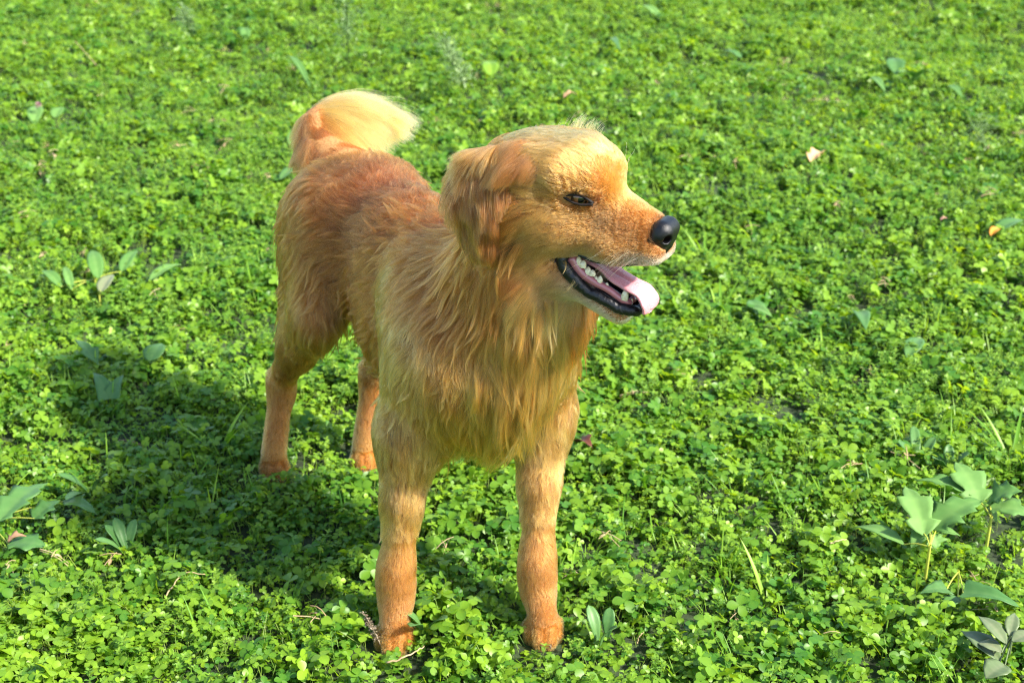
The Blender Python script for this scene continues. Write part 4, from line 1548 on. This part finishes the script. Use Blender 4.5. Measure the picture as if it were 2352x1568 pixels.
def part_mesh(name, mb, mats, parent, base):
    me = mb.mesh(name, mats)
    o = bpy.data.objects.new(name, me); col.objects.link(o)
    o.parent = parent
    for v_ in me.vertices: v_.co -= Vector(base)
    return o


def plant(name, label, cat, base_px, leaves, mat, stem_mat=None, stem_r=.0022, stem_h=.05, group=None, mid=None):
    """leaves: (base px, tip px, base z, tip z, width, kind, lobes)"""
    base = gp(base_px[0], base_px[1], 0.0)
    e = empty(name, base); tag(e, label, cat, group)
    crown = base + np.array([0, 0, stem_h])
    sm_ = stem_mat or M_YSTEM
    mb = MB()
    if stem_h > .02:
        stalk(mb, base, crown, stem_r, stem_r * .8, 0, 7, 4, .2)
    else:
        stalk(mb, base, base + np.array([0, 0, max(stem_h, .006)]), stem_r, stem_r, 0, 6, 3, .2)
    for k, (b0, t0, z0, z1, W, kind, lobes) in enumerate(leaves):
        A = gp(b0[0], b0[1], z0); Bp = gp(t0[0], t0[1], z1)
        stalk(mb, crown - np.array([0, 0, .004]), A, .0012, .0010, .004, 6, 5, .2)
    part_mesh('stem', mb, sm_, e, base)
    for k, (b0, t0, z0, z1, W, kind, lobes) in enumerate(leaves):
        A = gp(b0[0], b0[1], z0); Bp = gp(t0[0], t0[1], z1)
        m2 = MB()
        big_leaf(m2, A, Bp, W * (.8 if name in ('cluster_leaf_plant', 'pale_leaf_plant') else 1), kind=kind, lobes=lobes, lv=R_.uniform(-.1, .35), seed=k * 7 + int(b0[0]), wave=.03 if lobes else .015, fold=R_.uniform(.10, .35))
        part_mesh('leaf', m2, mat, e, base)
    return e


plant('thornapple_seedling', 'pale jagged-leaved weed on a forked yellow stem at the lower right', 'weed', (2122, 1350), [
    ((2075, 1250), (1962, 1213), .062, .050, .030, 'lance', 0), ((2122, 1225), (2075, 1118), .082, .100, .052, 'ovate', 2),
    ((2135, 1215), (2092, 1262), .080, .060, .030, 'ovate', 0), ((2142, 1212), (2262, 1150), .082, .105, .062, 'ovate', 3),
    ((2140, 1228), (2150, 1262), .078, .060, .036, 'ovate', 2), ((2150, 1218), (2205, 1232), .082, .070, .022, 'lance', 0)], M_BROAD, stem_h=.080, stem_r=.0030)
plant('thornapple_seedling', 'jagged-leaved weed at the right edge, its leaves cut by the frame', 'weed', (2262, 1278), [
    ((2248, 1150), (2190, 1060), .085, .11, .058, 'ovate', 2), ((2238, 1140), (2098, 1105), .085, .090, .038, 'lance', 3),
    ((2270, 1150), (2352, 1128), .085, .11, .062, 'ovate', 3), ((2275, 1165), (2380, 1190), .08, .08, .055, 'ovate', 2),
    ((2262, 1170), (2290, 1200), .075, .055, .035, 'ovate', 0)], M_BROAD, stem_h=.078, stem_r=.0030)
plant('goosefoot_weed', 'low weed with grey-green arrow-shaped leaves below the jagged weed', 'weed', (2195, 1352), [
    ((2175, 1352), (2112, 1365), .045, .042, .040, 'arrow', 0), ((2212, 1362), (2345, 1402), .048, .045, .050, 'arrow', 0),
    ((2200, 1372), (2165, 1398), .040, .035, .024, 'ovate', 0)], M_DOCK, stem_h=.035)
plant('nightshade_weed', 'purplish-stemmed weed with a bud cluster in the bottom right corner', 'weed', (2312, 1532), [
    ((2310, 1480), (2245, 1418), .065, .070, .026, 'lance', 0), ((2318, 1462), (2330, 1410), .070, .080, .020, 'lance', 0),
    ((2300, 1500), (2240, 1478), .058, .050, .026, 'lance', 0), ((2308, 1530), (2262, 1562), .05, .045, .038, 'ovate', 0),
    ((2296, 1520), (2205, 1452), .045, .045, .036, 'lance', 0), ((2325, 1475), (2375, 1460), .07, .07, .026, 'lance', 0)], M_PURPLE, M_PURPLE, stem_h=.060, stem_r=.0026)
plant('dock_plant', 'big blue-green toothed leaves lying at the left edge below the shadow', 'weed', (-30, 1215), [
    ((0, 1195), (112, 1112), .045, .050, .060, 'lance', 3), ((80, 1190), (140, 1150), .040, .050, .040, 'ovate', 2),
    ((-20, 1225), (-60, 1290), .04, .04, .05, 'lance', 2), ((150, 1150), (225, 1185), .045, .042, .032, 'lance', 1), ((20, 1250), (120, 1262), .035, .030, .045, 'lance', 2)], M_DOCK, stem_h=.02)
plant('torn_leaf_plant', 'single torn blue-green leaf standing out left of the dog', 'weed', (252, 918), [
    ((252, 916), (215, 858), .040, .062, .045, 'arrow', 0), ((254, 916), (285, 862), .040, .060, .040, 'arrow', 0)], M_DOCK, stem_h=.03)
plant('cluster_leaf_plant', 'group of pale and purplish broad leaves far left of the thigh', 'weed', (222, 672), [
    ((226, 640), (212, 580), .05, .065, .045, 'ovate', 0), ((140, 662), (95, 628), .04, .05, .034, 'ovate', 0), ((165, 668), (148, 618), .04, .055, .026, 'ovate', 0),
    ((280, 625), (318, 580), .045, .055, .040, 'ovate', 0)], M_BROAD, stem_h=.035)
plant('purple_leaf_plant', 'small plant with one purplish leaf among the pale leaf group', 'weed', (232, 710), [
    ((232, 672), (262, 634), .045, .060, .034, 'ovate', 0)], M_PURPLE, stem_h=.045)
plant('pale_leaf_plant', 'whitish soft leaf right of the purplish leaf', 'weed', (350, 660), [
    ((345, 645), (418, 612), .045, .050, .040, 'ovate', 0)], M_BROAD, stem_h=.03)
plant('round_leaf_plant', 'round blue-green leaf in the clover left of the groin', 'weed', (352, 828), [
    ((345, 828), (372, 790), .045, .055, .045, 'ovate', 0)], M_DOCK, stem_h=.03)
plant('narrow_leaf_plant', 'narrow grey-green leaf pointing up left above the torn leaf', 'weed', (228, 840), [
    ((222, 834), (172, 785), .045, .055, .030, 'lance', 1)], M_DOCK, stem_h=.03)

# ribwort plantains
PL = [('by the front paw at the lower right', (1385, 1478), [((1372, 1470), (1350, 1388)), ((1395, 1462), (1402, 1392)), ((1380, 1480), (1420, 1440))]),
      ('with striped leaves in the shade at the left', (292, 1270), [((290, 1265), (262, 1188)), ((296, 1262), (312, 1190)), ((286, 1275), (215, 1240)), ((280, 1262), (238, 1205))]),
      ('between the front paws', (975, 1452), [((972, 1448), (918, 1398)), ((985, 1450), (1030, 1420)), ((968, 1450), (940, 1440))]),
      ('with upright dark leaves beside the jagged weed', (2108, 1075), [((2104, 1065), (2098, 975)), ((2118, 1060), (2150, 1000)), ((2100, 1070), (2060, 1010))]),
      ('with upright dark leaves nearest the right edge', (2178, 1090), [((2176, 1080), (2180, 1015)), ((2186, 1080), (2230, 1035)), ((2170, 1084), (2140, 1050))]),
      ('in the shade above the left edge leaves', (210, 1140), [((205, 1132), (130, 1090)), ((215, 1130), (250, 1092)), ((208, 1142), (150, 1152))])]
for lab, bp, lv_ in PL:
    plant('plantain', 'ribwort plantain ' + lab, 'plantain', bp, [(a, b, .020, .062, .019, 'spoon', 0) for a, b in lv_], M_DOCK, M_DOCK, stem_h=.012, group='ribwort plantains in the clover')

# tufts of broad grass
GT = [('right of the nose', (1620, 590), .09, 9), ('right of the tongue', (1570, 720), .085, 8), ('beyond the tongue to the right', (1655, 722), .085, 9), ('at the far right of the tongue tufts', (1735, 560), .08, 7),
      ('glowing bright at the right edge', (2325, 1060), .11, 9), ('alone in the lower middle right', (1765, 1400), .10, 6), ('by the left hind leg shadow', (505, 1050), .10, 6),
      ('in the lower right of the dark hollow', (1890, 820), .08, 6)]
for lab, (px, py), h, n in GT:
    base = gp(px, py, 0)
    e = empty('grass_tuft', base); tag(e, 'tuft of broad grass blades ' + lab, 'grass tuft', 'tufts of broad grass')
    for k in range(n):
        mb = MB()
        a = k / n * 6.28 + R_.random(); ln = R_.uniform(.25, .9)
        leaflet(mb, base + np.array([math.cos(a), math.sin(a), 0]) * .006, (math.cos(a) * ln, math.sin(a) * ln, 1), (-math.cos(a), -math.sin(a), .3), h * R_.uniform(.8, 1.2), R_.uniform(.006, .010), .35, R_.uniform(.1, .45), 'blade', 7, R_.uniform(-.1, .5), 0, 3)
        part_mesh('grass_blade', mb, M_GRASS, e, base)

# fallen leaves
FLV = [('tan dry leaf lying on the clover above the dog\'s head', (1296, 244), (1325, 238), (.42, .26, .14)), ('curled tan leaf lying on the clover at the right', (1862, 380), (1890, 364), (.55, .33, .17)),
       ('small orange leaf near the right edge', (2275, 548), (2296, 536), (.60, .26, .03)), ('dark red leaf in the clover right of the chest', (1325, 1015), (1362, 1032), (.10, .035, .02)),
       ('pinkish brown leaf at the left edge below the big leaves', (20, 1245), (62, 1232), (.24, .14, .08)), ('tiny dry brown leaf right of the clover middle', (2160, 512), (2176, 508), (.5, .28, .2))]
for i, (lab, a, b, c) in enumerate(FLV):
    m_ = leaf_mat('fallen_leaf', c, tuple(min(x * 1.35, .9) for x in c), trans=.2, tcol=(1.1, 1, .8))
    A, Bp = gp(a[0], a[1], .042), gp(b[0], b[1], .046)
    mb = MB(); big_leaf(mb, A, Bp, .6 * np.linalg.norm(Bp - A), kind='ovate', sag=.22, fold=.6, lobes=2 if i != 2 else 0, seed=i)
    me = mb.mesh('fallen_leaf', m_)
    for v_ in me.vertices: v_.co -= Vector(A)
    o = bpy.data.objects.new('fallen_leaf', me); o.location = A; col.objects.link(o)
    tag(o, lab, 'leaf', 'fallen leaves on the clover')


# dry stalks
def dry_stalk(label, pts, r, zs, mat=M_DRY):
    P = [gp(x, y, z) for (x, y), z in zip(pts, zs)]
    c = catmull(P, 18); c[:, :] += np.stack([np.sin(np.arange(18) * 1.7), np.cos(np.arange(18) * 2.3), np.sin(np.arange(18) * 1.1)], 1) * r * .6
    V, F = tube(c, [r, r * .5], 6, flat_ax=(.2, .9, .3))
    mb = MB(); mb.add(V, F, .3)
    me = mb.mesh('dry_stalk', mat)
    for v_ in me.vertices: v_.co -= Vector(P[0])
    o = bpy.data.objects.new('dry_stalk', me); o.location = P[0]; col.objects.link(o)
    tag(o, label, 'stalk', 'dry stalks lying in the clover')


dry_stalk('bent pale dry stalk lying on the clover at the lower left', [(378, 1372), (402, 1338), (425, 1315), (472, 1318)], .0013, [.03, .045, .05, .045])
dry_stalk('pale dry stalk lying beside the near front paw', [(885, 1522), (920, 1512), (955, 1495), (975, 1482)], .0016, [.03, .038, .042, .045])
dry_stalk('thin dry stalk standing at the upper left', [(232, 160), (200, 125), (172, 95)], .0016, [.02, .06, .10])
dry_stalk('short pale straw lying left of the jagged weed', [(1905, 1248), (1922, 1242), (1945, 1237)], .0013, [.045, .05, .048])
dry_stalk('dark bent stalk lying in front of the shadow at lower right', [(1462, 1478), (1468, 1462), (1478, 1450)], .0012, [.03, .045, .05])
dry_stalk('pale curved grass stalk left of the big leaves', [(0, 1175), (60, 1090), (150, 1080), (205, 1125)], .0014, [.05, .06, .06, .04], M_GRASS)


# seed heads
def seed_plant(label, base, tip, zb, zt, n, r, mat, spread=.012, hw=.0030, name='seed_head_weed', f0=.35):
    A = gp(base[0], base[1], zb); Bp = gp(tip[0], tip[1], zt)
    e = empty(name, A); tag(e, label, 'weed')
    mb = MB(); stalk(mb, A, Bp, r, r * .5, .003, 6, 6, .2); part_mesh('stem', mb, mat, e, A)
    mb = MB()
    for k in range(n):
        t = R_.uniform(f0, 1.02); c = A + (Bp - A) * t
        d = np.array([R_.gauss(0, 1), R_.gauss(0, 1), R_.gauss(.4, .8)]); d /= np.linalg.norm(d)
        q = c + d * spread * R_.uniform(.3, 1) * (1.15 - t * .5)
        stalk(mb, c, q, .0004, .0003, 0, 3, 2, .2)
        leaflet(mb, q, d, (0, 0, 1), hw * 2.0, hw * 1.2, .3, .2, 'ovate', 3, R_.uniform(0, .8))
    o = part_mesh('seed_head', mb, mat, e, A); o['kind'] = 'stuff'


M_SEED = leaf_mat('grey_seed_head', (.12, .095, .06), (.26, .21, .14), trans=.15, tcol=(1, .95, .85))
M_SEEDG = leaf_mat('green_seed_head', (.06, .14, .035), (.17, .25, .09), trans=.3, tcol=(1.5, 1.6, .9))
seed_plant('brown dry seed spike rising against the near front paw', (884, 1502), (836, 1408), .0, .075, 110, .0012, M_SEED, .006, .0017)
seed_plant('tall feathery weed with pale seeds at the top left', (445, 82), (418, 8), .0, .26, 170, .003, M_SEEDG, .045, .0070)
seed_plant('tall hazy weed with pale seeds left of the top middle', (800, 150), (795, 2), .0, .42, 200, .003, M_SEEDG, .09, .0060)
seed_plant('dense green bushy weed above the dog, leaning left', (1072, 205), (1018, 88), .0, .32, 420, .003, M_SEEDG, .045, .0065, f0=.05)
seed_plant('low weed dotted with white seeds near the right edge', (2260, 340), (2255, 270), .0, .14, 130, .002, M_SEEDG, .07, .0050)

# far pale leaves lying in the clover
FAR = [('long pale leaf leaning left above the tail', (712, 188), (655, 122), .06, .035, 'lance', M_BROAD), ('pale leaf at the top middle right', (1512, 42), (1472, 15), .06, .06, 'ovate', M_BROAD),
       ('pale round leaf at the top edge right of the middle', (1392, 95), (1425, 130), .05, .04, 'ovate', M_DOCK), ('pale leaf beside the upper right leaf group', (2095, 195), (2142, 165), .10, .06, 'lance', M_BROAD),
       ('broad pale leaf of the upper right leaf group', (2105, 190), (2060, 172), .08, .06, 'ovate', M_BROAD), ('pale leaf pointing down right of the upper right group', (2160, 205), (2212, 232), .05, .045, 'lance', M_BROAD),
       ('pale leaf left of the upper right group', (1985, 188), (2035, 222), .05, .045, 'lance', M_BROAD), ('upright leaf tip above the upper right group', (2058, 178), (2050, 142), .06, .09, 'lance', M_DOCK),
       ('grey-green leaf patch right of the dog\'s crown', (1702, 138), (1660, 122), .05, .05, 'ovate', M_DOCK), ('yellow-green leaf standing above the dog\'s crown', (1128, 188), (1122, 158), .05, .08, 'ovate', M_GRASS),
       ('pale leaf near the tail on the left', (672, 335), (682, 298), .06, .06, 'ovate', M_BROAD), ('blue-green leaf left of the rump', (645, 420), (690, 392), .05, .05, 'ovate', M_DOCK),
       ('small white leaf below the pink flower', (78, 275), (86, 238), .05, .07, 'lance', M_BROAD), ('pale leaf right of the pink flower', (125, 262), (142, 240), .05, .06, 'ovate', M_BROAD),
       ('small pale leaf at the upper left', (565, 82), (560, 60), .05, .06, 'ovate', M_BROAD), ('pale leaf lying right of the fallen straw', (1708, 700), (1775, 722), .05, .045, 'ovate', M_BROAD),
       ('round green leaf to the right of the throat', (1745, 712), (1720, 680), .05, .06, 'ovate', M_DOCK), ('dark leaf at the far right edge below the orange leaf', (2285, 540), (2352, 512), .05, .06, 'ovate', M_DOCK),
       ('long leaf in the hollow at the right', (1970, 705), (1990, 755), .05, .05, 'lance', M_DOCK), ('bluish leaf right of the hollow', (2085, 812), (2118, 768), .04, .055, 'lance', M_DOCK)]
for i, (lab, a, b, z1, W, kd_, mt) in enumerate(FAR):
    A, Bp = gp(a[0], a[1], .035), gp(b[0], b[1], z1)
    mb = MB(); big_leaf(mb, A, Bp, W * .72, kind=kd_, sag=.12, fold=.25, seed=i, lv=.3)
    me = mb.mesh('broad_leaf', mt)
    for v_ in me.vertices: v_.co -= Vector(A)
    o = bpy.data.objects.new('broad_leaf', me); o.location = A; col.objects.link(o)
    tag(o, lab, 'leaf', 'pale broad leaves in the clover')

# a little pink flower far left
A = gp(84, 250, .03); Bp = gp(86, 232, .085)
e = empty('pink_flower', A); tag(e, 'small pink clover flower at the far left', 'flower')
mb = MB(); stalk(mb, A, Bp, .001, .001, 0, 5, 3, .2); part_mesh('stem', mb, M_STEM, e, A)
mb = MB()
for k in range(40):
    d = np.array([R_.gauss(0, 1), R_.gauss(0, 1), R_.gauss(.5, .8)]); d /= np.linalg.norm(d)
    leaflet(mb, Bp + d * .003, d, (0, 0, 1), .010, .004, .3, .1, 'ovate', 3, R_.random())
part_mesh('blossom', mb, leaf_mat('pink_petal', (.34, .16, .20), (.50, .32, .34), trans=.3, tcol=(1.2, 1, 1.1)), e, A)
